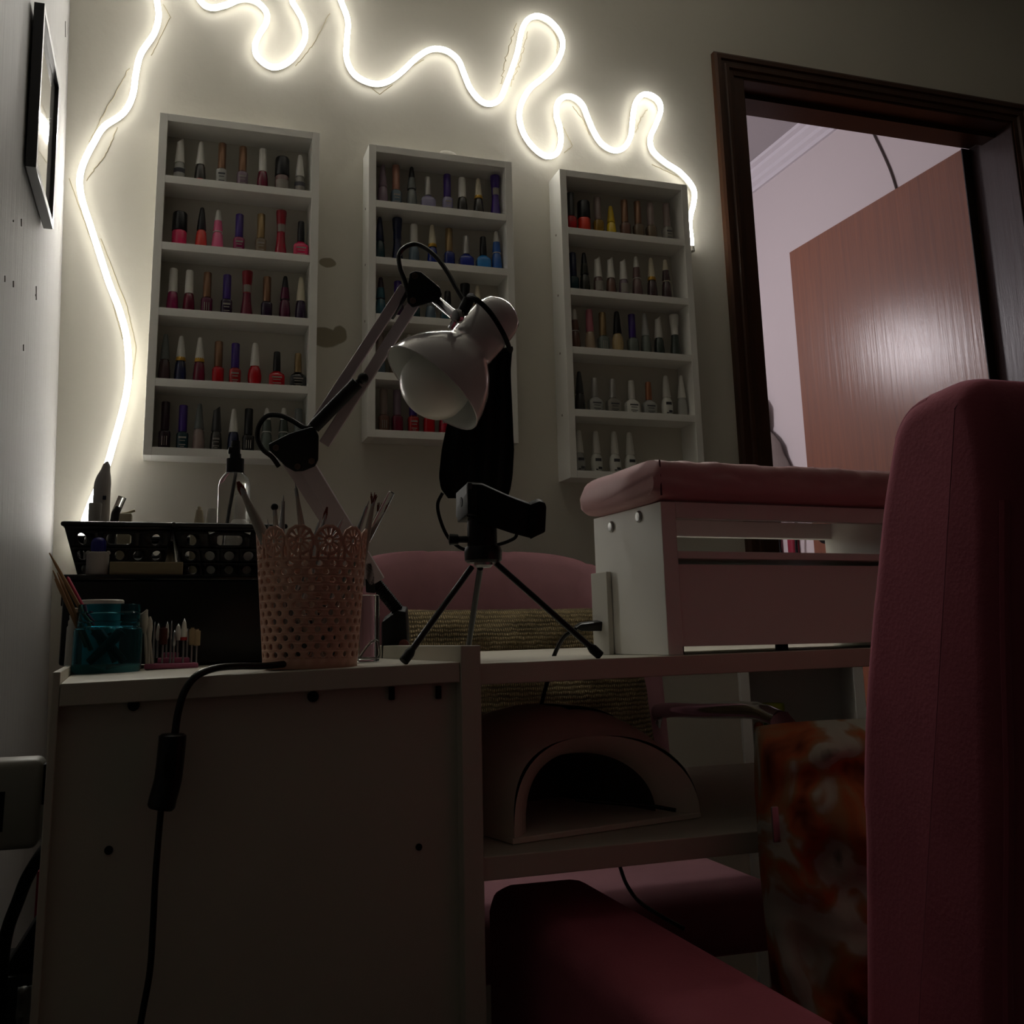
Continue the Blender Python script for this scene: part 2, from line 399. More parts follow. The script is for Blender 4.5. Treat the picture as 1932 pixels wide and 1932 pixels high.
# pencil outlines and plaster cracks around the light strip, as thin raised lines
LINE_MARK = mat('wall_line', 'b3a98f', rough=0.8)
def raised_line(px, r=0.0009, seed=0, rough=0.0):
    bm = nb(); pts = []
    for a, b in zip(px, px[1:]):
        n = 12
        for k in range(n): pts.append((a[0] + (b[0] - a[0]) * k / n, a[1] + (b[1] - a[1]) * k / n))
    pts.append(px[-1]); rnd = random.Random(seed)
    tube(bm, [onY(x + rnd.uniform(-rough, rough), y + rnd.uniform(-rough, rough), -0.0002) for x, y in pts], r, 6)
    o = obj('wall_line', bm, LINE_MARK, wall_back)
for i, (px, rg) in enumerate([
    ([(320, 34), (285, 105)], 0.5), ([(308, 8), (322, 34)], 0.3), ([(244, 128), (196, 215), (168, 268)], 1.2), ([(222, 240), (200, 290), (163, 340)], 1.2),
    ([(131, 337), (160, 420), (205, 545), (232, 640)], 0.4), ([(190, 450), (240, 580), (257, 655), (250, 715)], 0.4), ([(622, 25), (590, 85), (557, 125)], 1.0),
    ([(700, 165), (716, 178), (740, 160)], 0.5), ([(800, 112), (770, 130), (745, 148)], 0.5), ([(975, 45), (955, 110), (945, 160)], 2.6), ([(995, 60), (978, 125), (962, 165)], 2.6),
    ([(1040, 45), (1052, 80), (1050, 100)], 0.6), ([(1080, 200), (1100, 225), (1112, 255)], 0.6), ([(1222, 205), (1205, 230), (1200, 250)], 1.4), ([(985, 235), (1005, 270), (1022, 300)], 0.5),
    ([(1062, 240), (1080, 275), (1065, 288)], 0.5), ([(1230, 310), (1262, 325), (1296, 342)], 0.4), ([(196, 905), (175, 945), (150, 985)], 0.4)]):
    raised_line(px, 0.0010, i, rg)
bm = nb(); ball(bm, onY(845, 291, -0.002), 0.012, sc=(1.6, 0.4, 0.7)); obj('plaster_lump', bm, WALL, wall_back)
# small pits and scratches on the left wall
for (x, y, l) in ((26, 415, 4), (41, 413, 14), (69, 540, 26), (68, 555, 4), (124, 40, 30), (10, 520, 12), (26, 530, 12), (45, 650, 12)):
    p = onX(x, y, -0.2045 - 0.0302 * (onX(x, y, -0.2)[2] - 1.37) ); q = onX(x, y + l, p.x)
    bm = nb(); tube(bm, [p + V((-0.0004, 0, 0)), q + V((-0.0004, 0, 0))], 0.0007, 6); obj('scratch', bm, mat('scratch_grey', '6a6864', rough=0.8), wall_left)

# ---------------------------------------------------------------- neon light strip (the room's lamp)
A = [(296, 0), (299, 33), (290, 65), (266, 101), (256.5, 138), (250, 181), (232, 214), (196, 239), (177.5, 268), (159, 304), (150.5, 337), (154, 373), (170, 424), (190, 485.5), (206.5, 536), (226, 587), (239, 638), (243, 700), (238, 745), (226, 795), (213, 840), (203, 875), (190, 908), (174, 943), (160, 980), (152, 1010)]
B = [(377, 0), (398, 14.5), (427, 9), (456, -2), (482, 2), (502, 22), (502, 43.5), (489, 65), (481, 87), (487, 109), (514, 127), (543, 118), (565, 94), (576, 69), (572, 40), (558, 14), (551, 0)]
cc = [(110, 0), (145, 100), (140, 200), (140, 290), (180, 365), (260, 405), (330, 400), (400, 355), (480, 280), (550, 240), (620, 245), (680, 290), (710, 360), (740, 430), (790, 490), (840, 505), (885, 480), (915, 410), (945, 330), (970, 250), (990, 150), (1020, 95), (1070, 78), (1130, 105), (1180, 170), (1187, 240), (1150, 320), (1090, 380), (1030, 430), (990, 500), (978, 570), (1000, 650), (1050, 720), (1110, 760), (1160, 745), (1180, 690), (1175, 620), (1158, 560), (1165, 500), (1200, 470), (1245, 475), (1285, 510), (1310, 570), (1340, 640), (1380, 700), (1440, 732), (1490, 715), (1520, 660), (1528, 590), (1540, 510), (1570, 465), (1610, 460), (1655, 490), (1665, 540), (1640, 610), (1615, 670), (1625, 730), (1680, 785), (1750, 830), (1800, 880), (1828, 930), (1825, 990), (1810, 1050), (1806, 1100), (1812, 1150), (1816, 1205)]
C = [(600 + x * 750 / 1932, y * 750 / 1932) for x, y in cc]
path = A[::-1] + [(286, -45), (292, -110), (290, -170), (306, -215), (334, -215), (352, -175), (350, -110), (360, -45)] + B + [(546, -45), (540, -110), (548, -175), (574, -215), (604, -205), (618, -160), (620, -100), (630, -40)] + C  # loops above the view are invented, drawn tall to light the upper wall
NEON = mat('neon_silicone_glow', 'f4f4ec', rough=0.4, emit='fffbf2', estr=NEON_STRENGTH)
NEONS = mat('neon_silicone_side', 'f4f4ec', rough=0.4, emit='fffbf2', estr=NEON_SIDE)
NEON.cycles.emission_sampling = 'FRONT'
NEONS.cycles.emission_sampling = 'FRONT'
strip = thing('neon_strip', 'glowing white neon light strip winding in drips across the wall', 'light', onY(152, 1010, -0.001))
pts = spline([onY(x, y, -0.0135) for x, y in path], 4)
def strip_shell(keep):
    """one sector of the strip's round diffuser, swept along the path"""
    bm = nb(); n = len(pts); rings = []; NSG = 16; r = 0.0058
    ks = keep
    for i, p in enumerate(pts):
        t_ = (pts[min(i + 1, n - 1)] - pts[max(i - 1, 0)]).normalized(); a_ = t_.cross(V((0, 1, 0))).normalized()
        rings.append([bm.verts.new(p + a_ * (r * math.sin(k * 2 * math.pi / NSG)) + V((0, -r * math.cos(k * 2 * math.pi / NSG), 0))) for k in ks])
    for A_, B_ in zip(rings, rings[1:]):
        for k in range(len(ks) - 1): bm.faces.new([A_[k + 1], A_[k], B_[k], B_[k + 1]])
    for f in bm.faces: f.normal_update()
    c_ = bm.faces[0] if not bm.faces.ensure_lookup_table() else None
    mid = pts[0].lerp(pts[1], 0.5)
    if c_.normal.dot(c_.calc_center_median() - mid) < 0: bmesh.ops.reverse_faces(bm, faces=bm.faces)
    return bm
obj('diffuser_face', strip_shell([-2, -1, 0, 1, 2]), NEON, strip, fixn=False)
for ks in ([2, 3, 4, 5, 6], [-6, -5, -4, -3, -2]): obj('silicone_side', strip_shell(ks), NEONS, strip, fixn=False)
obj('silicone_back', strip_shell([6, 7, 8, 9, 10]), WHITEP, strip, fixn=False)
bm = nb(); tube(bm, [p + V((0, 0.0078, 0)) for p in pts], 0.0055, 6, sx=0.55, up=(0, 1, 0)); obj('mounting_channel', bm, WHITEP, strip)
e0 = pts[-1]
bm = nb(); lathe(bm, [(0.0066, 0), (0.0066, 0.012), (0.003, 0.014)], e0 + V((0, 0, 0.004)), (0.02, 0, -1), 12); obj('end_cap', bm, WHITEP, strip)

# ---------------------------------------------------------------- wall racks
RD = 0.0652; T = 0.0150
RACKS = [dict(x=-0.0514, top=1.7687, h=0.66, b=[1.643, 1.5104, 1.383, 1.25, None], nm='left', inner=None),
         dict(x=0.3498, top=1.7586, h=0.6007, b=[1.6399, 1.5208, 1.4037, 1.2862, None], nm='middle', inner=None),
         dict(x=0.7602, top=1.757, h=0.6648, b=[1.6268, 1.492, 1.3657, 1.2338, None], nm='right', inner=None)]
RW = 0.3028
LABR = {'left': 'white open wall rack of nail polish nearest the left wall', 'middle': 'white open wall rack of nail polish behind the desk lamp', 'right': 'white open wall rack of nail polish beside the door frame'}
for R in RACKS:
    x0, x1, zt = R['x'], R['x'] + RW, R['top']; zb = zt - R['h']
    R['b'][4] = zb + T
    t = thing('wall_rack', LABR[R['nm']], 'shelf', (x0 + RW / 2, -RD / 2, zb), 'nail polish racks')
    for xa, xb in ((x0, x0 + T), (x1 - T, x1)):
        bm = nb(); box(bm, (xa, -RD, zb), (xb, -0.0003, zt), 0.0006); obj('side_panel', bm, MDF, t, 0)
    bm = nb(); box(bm, (x0 + T, -RD, zt - T), (x1 - T, -0.0003, zt), 0.0006); obj('top_panel', bm, MDF, t, 0)
    bm = nb(); box(bm, (x0 + T, -RD, zb), (x1 - T, -0.0003, zb + T), 0.0006); obj('bottom_panel', bm, MDF, t, 0)
    for z in R['b'][:4]:
        bm = nb(); box(bm, (x0 + T, -RD, z - T), (x1 - T, -0.0003, z), 0.0006); obj('shelf_board', bm, MDF, t, 0)
        for xx, s in ((x0, -1), (x1, 1)):
            bm = nb(); lathe(bm, [(0.0026, -0.0004), (0.0026, 0.0004)], (xx, -RD / 2, z - T / 2), (1, 0, 0), 10); obj('screw_cap', bm, mat('screw_cap_grey', '77746a', rough=0.7), t)  # small caps in one plain grey of their own

# ---------------------------------------------------------------- nail polish bottles
PAL = dict(white='dcdad2', cream='d8cfb6', black='0c0d10', bronze='86634a', gold='927a54', purple='3d1f78', silver='b9b7b2', salmon='a87866', grey='6d7270', dgrey='3a3b3b', navy='141c40', mauve='7d6a78', pinkcap='b9707c', copper='a87050', yellow='c9a81c', red='8c1626', lgrey='a7a9a6', taupe='8b7a74', dplum='2c1622',
           clear='a9a59c', frost='c5c6c0', brown='6a4a3e', wine='6b1630', hotpink='d22a5c', coral='d8463c', pink='e86a96', magenta='8c1e52', plum='5a1638', violet='2e1838', dviolet='2a1430', crimson='a0102c', redp='b3101c', brick='9a2426', blackp='14110f', teal='1c3a40', char='34322f', grn='57605a', lilac='8d88a6', blu='1c2c78', royal='182a8e', sky='2f7fc4', blue='2f62ae', slate='5b6c78', tealb='2c5a68', must='8a6a14', yel='d6b820', orange='d8341c', beige='a8947c', tan='b09a70', olive='2c2c22', mauvep='6e5654', dmauve='4a3638', greyg='6b736c', clearb='8d7a62', wht='d6d6ce', dgreen='39423c')
CAPNAME = dict(white='white', cream='cream', black='black', bronze='bronze', gold='gold', purple='purple', silver='silver', salmon='salmon', grey='grey', dgrey='dark grey', navy='navy', mauve='mauve', pinkcap='pink', copper='copper', yellow='yellow', red='red', lgrey='light grey', taupe='taupe', dplum='dark plum')
BODYNAME = dict(clear='clear', frost='frosted clear', brown='brown', wine='wine red', hotpink='hot pink', coral='coral', pink='bright pink', magenta='magenta', plum='plum', violet='violet', dviolet='dark violet', crimson='crimson', redp='red', brick='brick red', blackp='black', teal='dark teal', char='charcoal', grn='grey green', lilac='lilac', blu='dark blue', royal='royal blue', sky='sky blue', blue='blue', slate='slate blue', tealb='teal blue', must='mustard', yel='yellow', orange='orange red', beige='beige', tan='tan', olive='dark olive', mauvep='mauve brown', dmauve='dark mauve', greyg='grey green', clearb='brownish clear', wht='white', navy='navy', purple='purple', dplum='dark plum', mauve='mauve', grey='grey', dgreen='dark green', salmon='salmon', lgrey='light grey', taupe='taupe', white='white', dgrey='dark grey', red='deep red')
def capmat(k): return mat('cap_' + k, PAL[k], rough=0.3, metal=0.45 if k in ('bronze', 'gold', 'silver', 'copper') else 0, coat=0.15)
def bodymat(k):
    if k in ('clear', 'frost', 'clearb'): return mat('glass_' + k, PAL[k], rough=0.12, trans=0.35, coat=0.3)
    return mat('polish_' + k, PAL[k], rough=0.14, coat=0.4)
ORD = ['first', 'second', 'third', 'fourth', 'fifth', 'sixth', 'seventh', 'eighth', 'ninth']
ROWN = ['top', 'second', 'third', 'fourth', 'bottom']
PRINT = mat('dark_print', '45454a', rough=0.6)
PRINTL = mat('pale_print', '938d86', rough=0.6)
def patch(bm, c, r, h, a0, a1, z0, z1, sy=1.0, sq=0, n=6):
    """thin curved print patch on a bottle front; angles measured from the -y side"""
    def f(u, v):
        th = -math.pi / 2 + a0 + (a1 - a0) * u; cs, sn = math.cos(th), math.sin(th)
        q = (abs(cs) ** sq + abs(sn) ** sq) ** (-1.0 / sq) if sq else 1
        return V((c.x + r * q * cs, c.y + r * q * sn * sy, c.z + (z0 + (z1 - z0) * v) * h))
    grid(bm, f, n, 2)
def bottle(R, row, idx, px, topy, style, cap, body, extra=None):
    zb = R['b'][row]
    yc = -0.036
    p = onY(px, topy + 40, yc); H = onY(px, topy, yc).z - zb
    H = max(0.06, min(0.096, H))
    x = max(R['x'] + T + 0.013, min(R['x'] + RW - T - 0.013, p.x))
    c = V((x, yc, zb + 0.0002))
    kindw = {'A': 'cone', 'B': 'tall', 'C': 'round', 'D': 'wide', 'E': 'flared', 'F': 'short', 'G': 'cone', 'S': 'slanted'}[style]
    lab = '%s nail polish with %s %s cap, %s from left, %s row, %s rack' % (BODYNAME[body], CAPNAME[cap], kindw, ORD[idx], ROWN[row], R['nm'])
    t = thing('nail_polish_bottle', lab, 'nail polish', c, 'nail polish bottles on the %s rack' % R['nm'])
    bb, cb = nb(), nb()
    s = 1.0
    sq, sy = 0, 1.0
    if style in 'AS':
        bp = [(0.0103, 0), (0.0112, 0.003), (0.0110, 0.18 * H), (0.0094, 0.40 * H), (0.0076, 0.44 * H), (0.0076, 0.46 * H)]
        if style == 'A': cp = [(0.0088, 0.455 * H), (0.0090, 0.475 * H), (0.0074, 0.66 * H), (0.0054, 0.86 * H), (0.0040, 0.97 * H), (0.0028, 0.995 * H), (0, H)]
        else: cp = [(0.0090, 0.455 * H), (0.0092, 0.475 * H), (0.0062, 0.93 * H), (0.0056, 0.965 * H)]
    elif style == 'B':
        sq = 5; bp = [(0.0100, 0), (0.0106, 0.002), (0.0106, 0.34 * H), (0.0096, 0.375 * H), (0.0066, 0.39 * H), (0.0066, 0.41 * H)]
        cp = [(0.0078, 0.41 * H), (0.0078, 0.985 * H), (0.0068, H), (0, H)]
    elif style == 'C':
        bp = [(0.0108, 0), (0.0116, 0.003), (0.0104, 0.3 * H), (0.0088, 0.44 * H), (0.0074, 0.46 * H)]
        cp = [(0.0084, 0.46 * H), (0.0084, 0.48 * H), (0.0074, 0.97 * H), (0.0062, H), (0, H)]
    elif style == 'D':
        bp = [(0.0130, 0), (0.0138, 0.003), (0.0140, 0.44 * H), (0.0125, 0.48 * H)]
        cp = [(0.0142, 0.48 * H), (0.0144, 0.5 * H), (0.0138, 0.95 * H), (0.0120, H), (0, H)]
    elif style == 'E':
        bp = [(0.0122, 0), (0.0128, 0.003), (0.0112, 0.14 * H), (0.0088, 0.34 * H), (0.0078, 0.48 * H), (0.0076, 0.52 * H)]
        cp = [(0.0080, 0.52 * H), (0.0082, 0.7 * H), (0.0090, 0.76 * H), (0.0104, 0.97 * H), (0.0098, H), (0, H)]
    elif style == 'F':
        sq, sy = 6, 0.72; bp = [(0.0142, 0), (0.0148, 0.002), (0.0148, 0.31 * H), (0.0132, 0.37 * H), (0.0078, 0.43 * H), (0.0060, 0.46 * H)]
        cp = [(0.0072, 0.46 * H), (0.0070, 0.7 * H), (0.0062, 0.98 * H), (0.0054, H), (0, H)]
    else:
        sy = 0.85; bp = [(0.0098, 0), (0.0108, 0.002), (0.0128, 0.14 * H), (0.0130, 0.26 * H), (0.0112, 0.38 * H), (0.0080, 0.45 * H), (0.0076, 0.47 * H)]
        cp = [(0.0088, 0.465 * H), (0.0090, 0.48 * H), (0.0060, 0.90 * H), (0.0048, 0.98 * H), (0.0034, H), (0, H)]
    lathe(bb, bp, c, seg=16, sq=sq, sy=sy)
    if style == 'S': lathe(cb, cp, c, seg=16, shear=((3,), 0.9))
    else: lathe(cb, cp, c, seg=14)
    obj('glass_body', bb, bodymat(body), t); obj('cap', cb, capmat(cap), t)
    r0 = bp[2][0] * 1.012
    if extra == 'ring':
        bm = nb(); lathe(bm, [(0.0090, 0.455 * H), (0.0093, 0.47 * H), (0.0086, 0.53 * H), (0.0083, 0.54 * H)], c, seg=16); obj('gold_ring', bm, mat('gold_band', 'c79a3a', rough=0.35, metal=0.5), t)
    elif extra == 'tip':   # cap in two colours: coloured lower half
        bm = nb(); lathe(bm, [(0.0091, 0.47 * H), (0.0092, 0.49 * H), (0.0070, 0.73 * H), (0.0060, 0.735 * H)], c, seg=16); obj('cap_band', bm, bodymat(body), t)
    elif extra == 'band':
        bm = nb(); patch(bm, c, r0 * 1.0, H, -1.2, 1.2, 0.20, 0.30); obj('label_print', bm, PRINT, t)
    elif extra == 'label':
        bm = nb(); patch(bm, c, (0.0083 if style == 'E' else r0), H, -1.0, 1.0, 0.54 if style == 'E' else 0.1, 0.70 if style == 'E' else 0.34); obj('label_print', bm, PRINTL, t)
    elif extra == 'text':
        rr = bp[2][0] * 1.01
        for z0, z1, a in ((0.25, 0.29, 0.7), (0.19, 0.21, 0.55), (0.10, 0.12, 0.6), (0.06, 0.075, 0.4)):
            bm = nb(); patch(bm, c, rr * (1 if style != 'F' else 1.0), H, -a * 0.8, a * 0.8, z0, z1, sy, sq); obj('label_print', bm, PRINT if body in ('wht', 'frost', 'clear', 'beige') else PRINTL, t)
    elif extra == 'lines':
        for k in range(3):
            a = -0.35 + 0.35 * k
            bm = nb(); patch(bm, c, bp[2][0] * 1.01, H, a - 0.06, a + 0.06, 0.08, 0.27, sy, sq); obj('label_print', bm, PRINTL, t)
    elif extra == 'logo':
        for z0, z1, a0, a1 in ((0.27, 0.34, -0.55, 0.5), (0.08, 0.14, -0.1, 0.6), (0.06, 0.09, -0.5, -0.15)):
            bm = nb(); patch(bm, c, 0.0131, H, a0, a1, z0, z1, sy); obj('label_print', bm, PRINT, t)
    elif extra == 'base':
        bm = nb(); lathe(bm, [(0.0112, 0.004), (0.0115, 0.006), (0.01135, 0.10 * H), (0.011, 0.105 * H)], c, seg=16); obj('colour_band', bm, bodymat('coral'), t)
k4 = lambda x, y: (260 + x * 360 / 1932, 200 + y * 360 / 1932)
k5 = lambda x, y: (260 + x * 360 / 1932, 550 + y * 360 / 1932)
k6 = lambda x, y: (670 + x * 320 / 1932, 260 + y * 320 / 1932)
k3 = lambda x, y: (480 + x * 520 / 1932, 440 + y * 520 / 1932)
k7 = lambda x, y: (1020 + x * 320 / 1932, 310 + y * 320 / 1932)
k8 = lambda x, y: (1020 + x * 320 / 1932, 600 + y * 320 / 1932)
ROWS = [
 (0, 0, k4, [(425, 343, 'S', 'white', 'frost', 'band'), (635, 365, 'A', 'white', 'char', 'base'), (850, 385, 'B', 'bronze', 'frost', 'text'), (1060, 420, 'B', 'bronze', 'mauve', 'text'), (1265, 440, 'C', 'white', 'wine', None), (1460, 530, 'D', 'black', 'mauvep', 'label'), (1640, 498, 'A', 'white', 'clear', 'band')]),
 (0, 1, k4, [(420, 1085, 'D', 'black', 'hotpink', None), (645, 1030, 'A', 'black', 'coral', None), (810, 1055, 'A', 'white', 'pink', 'tip'), (1025, 1103, 'B', 'purple', 'magenta', 'text'), (1245, 1100, 'B', 'gold', 'clearb', 'text'), (1450, 1065, 'E', 'red', 'crimson', 'label'), (1650, 1175, 'F', 'black', 'hotpink', 'text')]),
 (0, 2, k4, [(355, 1650, 'C', 'white', 'magenta', None), (520, 1668, 'C', 'white', 'wine', None), (700, 1690, 'B', 'bronze', 'plum', 'lines'), (900, 1715, 'B', 'purple', 'dviolet', 'text'), (1105, 1680, 'E', 'red', 'wine', 'label'), (1305, 1735, 'B', 'bronze', 'dviolet', None), (1490, 1725, 'A', 'black', 'plum', 'tip'), (1650, 1735, 'A', 'cream', 'violet', None)]),
 (0, 3, k5, [(275, 430, 'A', 'grey', 'dmauve', None), (435, 450, 'A', 'white', 'navy', 'ring'), (625, 465, 'A', 'white', 'wine', 'ring'), (815, 510, 'B', 'bronze', 'redp', None), (985, 530, 'B', 'purple', 'brick', 'text'), (1185, 525, 'G', 'white', 'redp', None), (1405, 615, 'F', 'black', 'redp', 'text'), (1620, 630, 'F', 'gold', 'blackp', 'text')]),
 (0, 4, k5, [(275, 1120, 'B', 'dplum', 'dplum', 'lines'), (455, 1155, 'B', 'purple', 'teal', 'text'), (620, 1135, 'A', 'grey', 'taupe', None), (795, 1175, 'S', 'dgrey', 'char', 'text'), (970, 1190, 'A', 'white', 'navy', None), (1120, 1190, 'B', 'black', 'blackp', 'lines'), (1305, 1180, 'A', 'white', 'grn', 'tip'), (1475, 1180, 'A', 'white', 'dgreen', 'tip'), (1640, 1190, 'C', 'grey', 'lgrey', None)]),
 (1, 0, k6, [(315, 305, 'A', 'mauve', 'mauve', None), (465, 320, 'B', 'salmon', 'slate', 'text'), (645, 335, 'A', 'black', 'grey', 'tip'), (830, 455, 'F', 'silver', 'lilac', None), (1050, 425, 'B', 'purple', 'lilac', 'text'), (1220, 460, 'C', 'white', 'char', None), (1405, 465, 'A', 'cream', 'char', 'ring'), (1610, 400, 'E', 'purple', 'purple', 'label')]),
 (1, 1, k6, [(280, 905, 'A', 'navy', 'teal', None), (480, 905, 'E', 'navy', 'navy', None), (670, 990, 'C', 'white', 'slate', None), (880, 995, 'A', 'cream', 'blu', 'ring'), (1070, 1040, 'B', 'gold', 'blu', None), (1265, 1125, 'F', 'silver', 'royal', None), (1460, 1135, 'F', 'black', 'sky', None), (1620, 1070, 'A', 'white', 'blue', 'tip')]),
 (1, 2, k3, [(885, 310, 'A', 'dplum', 'tealb', 'tip'), (1005, 340, 'B', 'purple', 'dviolet', None), (1120, 380, 'B', 'black', 'teal', None), (1235, 395, 'C', 'grey', 'slate', None), (1355, 410, 'F', 'black', 'tealb', None), (1478, 360, 'E', 'black', 'teal', None), (1565, 370, 'A', 'cream', 'dmauve', 'ring')]),
 (1, 3, k3, [(880, 690, 'C', 'taupe', 'slate', None), (985, 700, 'B', 'gold', 'clearb', None), (1085, 712, 'A', 'white', 'brown', None), (1190, 722, 'C', 'white', 'beige', None), (1600, 745, 'A', 'white', 'coral', None)]),
 (1, 4, k3, [(905, 1095, 'B', 'taupe', 'brown', 'lines'), (1000, 1100, 'B', 'mauve', 'wine', None), (1112, 1105, 'B', 'purple', 'brick', 'text'), (1222, 1110, 'B', 'bronze', 'redp', None), (1330, 1112, 'C', 'white', 'crimson', 'text'), (1440, 1118, 'A', 'white', 'wine', None)]),
 (2, 0, k7, [(345, 330, 'B', 'dgrey', 'redp', None), (495, 430, 'D', 'black', 'orange', None), (655, 385, 'B', 'taupe', 'must', None), (805, 480, 'A', 'yellow', 'yel', None), (960, 415, 'B', 'bronze', 'brown', None), (1110, 430, 'B', 'bronze', 'clearb', None), (1255, 450, 'B', 'taupe', 'clearb', None), (1440, 455, 'B', 'taupe', 'clear', 'text')]),
 (2, 1, k7, [(370, 1015, 'B', 'navy', 'teal', None), (500, 1010, 'A', 'black', 'olive', 'tip'), (655, 1060, 'S', 'white', 'mauvep', 'label'), (800, 1065, 'S', 'white', 'brown', None), (945, 1085, 'S', 'white', 'mauve', 'label'), (1095, 1050, 'A', 'white', 'mauvep', 'tip'), (1265, 1070, 'A', 'cream', 'dmauve', 'ring'), (1430, 1090, 'A', 'cream', 'dmauve', 'tip')]),
 (2, 2, k7, [(390, 1655, 'A', 'white', 'brown', 'tip'), (560, 1660, 'C', 'pinkcap', 'beige', None), (710, 1695, 'B', 'gold', 'greyg', 'lines'), (875, 1680, 'G', 'black', 'tan', None), (1045, 1715, 'B', 'purple', 'greyg', None), (1195, 1700, 'A', 'lgrey', 'greyg', None), (1345, 1740, 'S', 'white', 'dgreen', None), (1525, 1670, 'E', 'white', 'dgreen', None)]),
 (2, 3, k8, [(445, 610, 'A', 'dgrey', 'char', None), (620, 690, 'F', 'silver', 'frost', 'text'), (825, 700, 'F', 'silver', 'clear', 'text'), (1040, 718, 'F', 'white', 'wht', 'text'), (1235, 735, 'F', 'copper', 'frost', 'text'), (1435, 662, 'G', 'white', 'wht', 'logo'), (1640, 660, 'A', 'white', 'frost', None)]),
 (2, 4, k8, [(440, 1283, 'G', 'white', 'frost', 'logo'), (635, 1293, 'G', 'white', 'wht', 'logo'), (845, 1297, 'G', 'white', 'wht', 'logo'), (1020, 1307, 'G', 'white', 'wht', 'logo')]),
]
for ri, row, kf, items in ROWS:
    for i, (x, y, st, cp, bd, ex) in enumerate(items):
        px, py = kf(x, y)
        bottle(RACKS[ri], row, i, px, py, st, cp, bd, ex)

# ---------------------------------------------------------------- picture on the left wall
XL = -0.2045
pf = thing('picture_frame', 'thin black picture frame with glass hanging on the left wall', 'picture', (XL - 0.012, -0.35, 1.55))
def pw(x, y, off):   # point on the left wall plane offset into the room
    p = onX(x, y, -0.21); X = -0.163 - 0.0302 * p.z + off
    return onX(x, y, X)
# corners on the frame's room-side face: far bottom, far top; near bottom; all verticals kept parallel to the wall
fb = pw(100, 433, 0.014); ft = pw(113, 158, 0.014); nbm = pw(72, 226, 0.014)
up_v = (ft - fb); along = V((0, nbm.y - fb.y, 0)); 
def fp(a, b, o): return fb + along * a + up_v * b + V((o, 0, 0))
bw = 0.05
def rail(name, a0, a1, b0, b1):
    bm = nb(); hexa(bm, [fp(a0, b0, -0.0139), fp(a0, b0, 0), fp(a1, b0, 0), fp(a1, b0, -0.0139), fp(a0, b1, -0.0139), fp(a0, b1, 0), fp(a1, b1, 0), fp(a1, b1, -0.0139)], 0.0006)
    obj(name, bm, mat('black_frame_lacquer', '101014', rough=0.3, coat=0.3), pf, 0)
rail('bottom_rail', 0, 1, 0, 0.045); rail('top_rail', 0, 1, 0.955, 1); rail('side_rail', 0, 0.045, 0.045, 0.955); rail('side_rail', 0.955, 1, 0.045, 0.955)
bm = nb(); hexa(bm, [fp(0.045, 0.045, -0.012), fp(0.045, 0.045, -0.006), fp(0.955, 0.045, -0.006), fp(0.955, 0.045, -0.012), fp(0.045, 0.955, -0.012), fp(0.045, 0.955, -0.006), fp(0.955, 0.955, -0.006), fp(0.955, 0.955, -0.012)])
obj('glazed_print', bm, mat('pale_print_under_glass', 'b9b7b4', rough=0.06, coat=1.0, spec=0.8, var=0.1, vscale=12), pf, 0)

# ---------------------------------------------------------------- desk
uL, zLp = dpx(99, 1268); uD0, zD = dpx(868, 1218); uD1, _ = dpx(905, 1218)
uA, zA = dpx(113, 1290); uB, zB = dpx(866, 1249)
uC, zC = dpx(906, 1252); uE, zE = dpx(1660, 1222)
uT0, zT0 = dpx(930, 1617); uT1, zT1 = dpx(1375, 1574)
UR = 0.86
def zleft(u): return zA + (zB - zA) * (u - uA) / (uB - uA)
def zright(u): return zC + (zE - zC) * (u - uC) / (uE - uC)
def ztray(u): return zT0 + (zT1 - zT0) * (u - uT0) / (uT1 - uT0)
desk = thing('manicure_desk', 'off-white manicure desk with closed left end and open lower tray', 'desk', dk(0.15, 0.3, 0))
DEP = 0.56
bm = nb(); dbox(bm, uL, uA, 0, DEP, 0, zLp, 0.0008); obj('side_panel', bm, DESK, desk, 0)
bm = nb(); dbox(bm, uD0, uD1, -0.002, DEP, 0, zD, 0.0008); obj('divider_panel', bm, DESK, desk, 0)
bm = nb(); dbox(bm, UR, UR + 0.015, 0, 0.16, 0, zD, 0.0008); obj('side_panel', bm, DESK, desk, 0)
def board(name, u0, u1, zf, v0, v1, th):
    bm = nb(); hexa(bm, [dk(u0, v0, zf(u0) - th), dk(u1, v0, zf(u1) - th), dk(u1, v1, zf(u1) - th), dk(u0, v1, zf(u0) - th), dk(u0, v0, zf(u0)), dk(u1, v0, zf(u1)), dk(u1, v1, zf(u1)), dk(u0, v1, zf(u0))], 0.0008)
    return obj(name, bm, DESK, desk, 0)
board('desktop', uA + 0.0003, uD0 - 0.0003, zleft, 0.0, DEP, 0.0155)
board('desktop', uD1 + 0.0003, UR, zright, 0.004, DEP, 0.0168)
board('lamp_tray', uD1 + 0.0003, UR, ztray, 0.002, 0.40, 0.0175)
bm = nb(); hexa(bm, [dk(uA, 0.010, 0.02), dk(uD0, 0.010, 0.02), dk(uD0, 0.025, 0.02), dk(uA, 0.025, 0.02), dk(uA, 0.010, zleft(uA) - 0.0156), dk(uD0, 0.010, zleft(uD0) - 0.0156), dk(uD0, 0.025, zleft(uD0) - 0.0156), dk(uA, 0.025, zleft(uA) - 0.0156)]); obj('modesty_panel', bm, DESK, desk, 0)
for (x, y) in ((252, 1330), (590, 1314)):
    u, z = dpx(x, y, 0.010)
    bm = nb(); lathe(bm, [(0.0042, -0.003), (0.0042, 0.002), (0.002, 0.0022), (0.002, 0.001), (0, 0.001)], dk(u, 0.0098, z), -DY, 14); obj('cam_bolt', bm, BLACKM, desk)
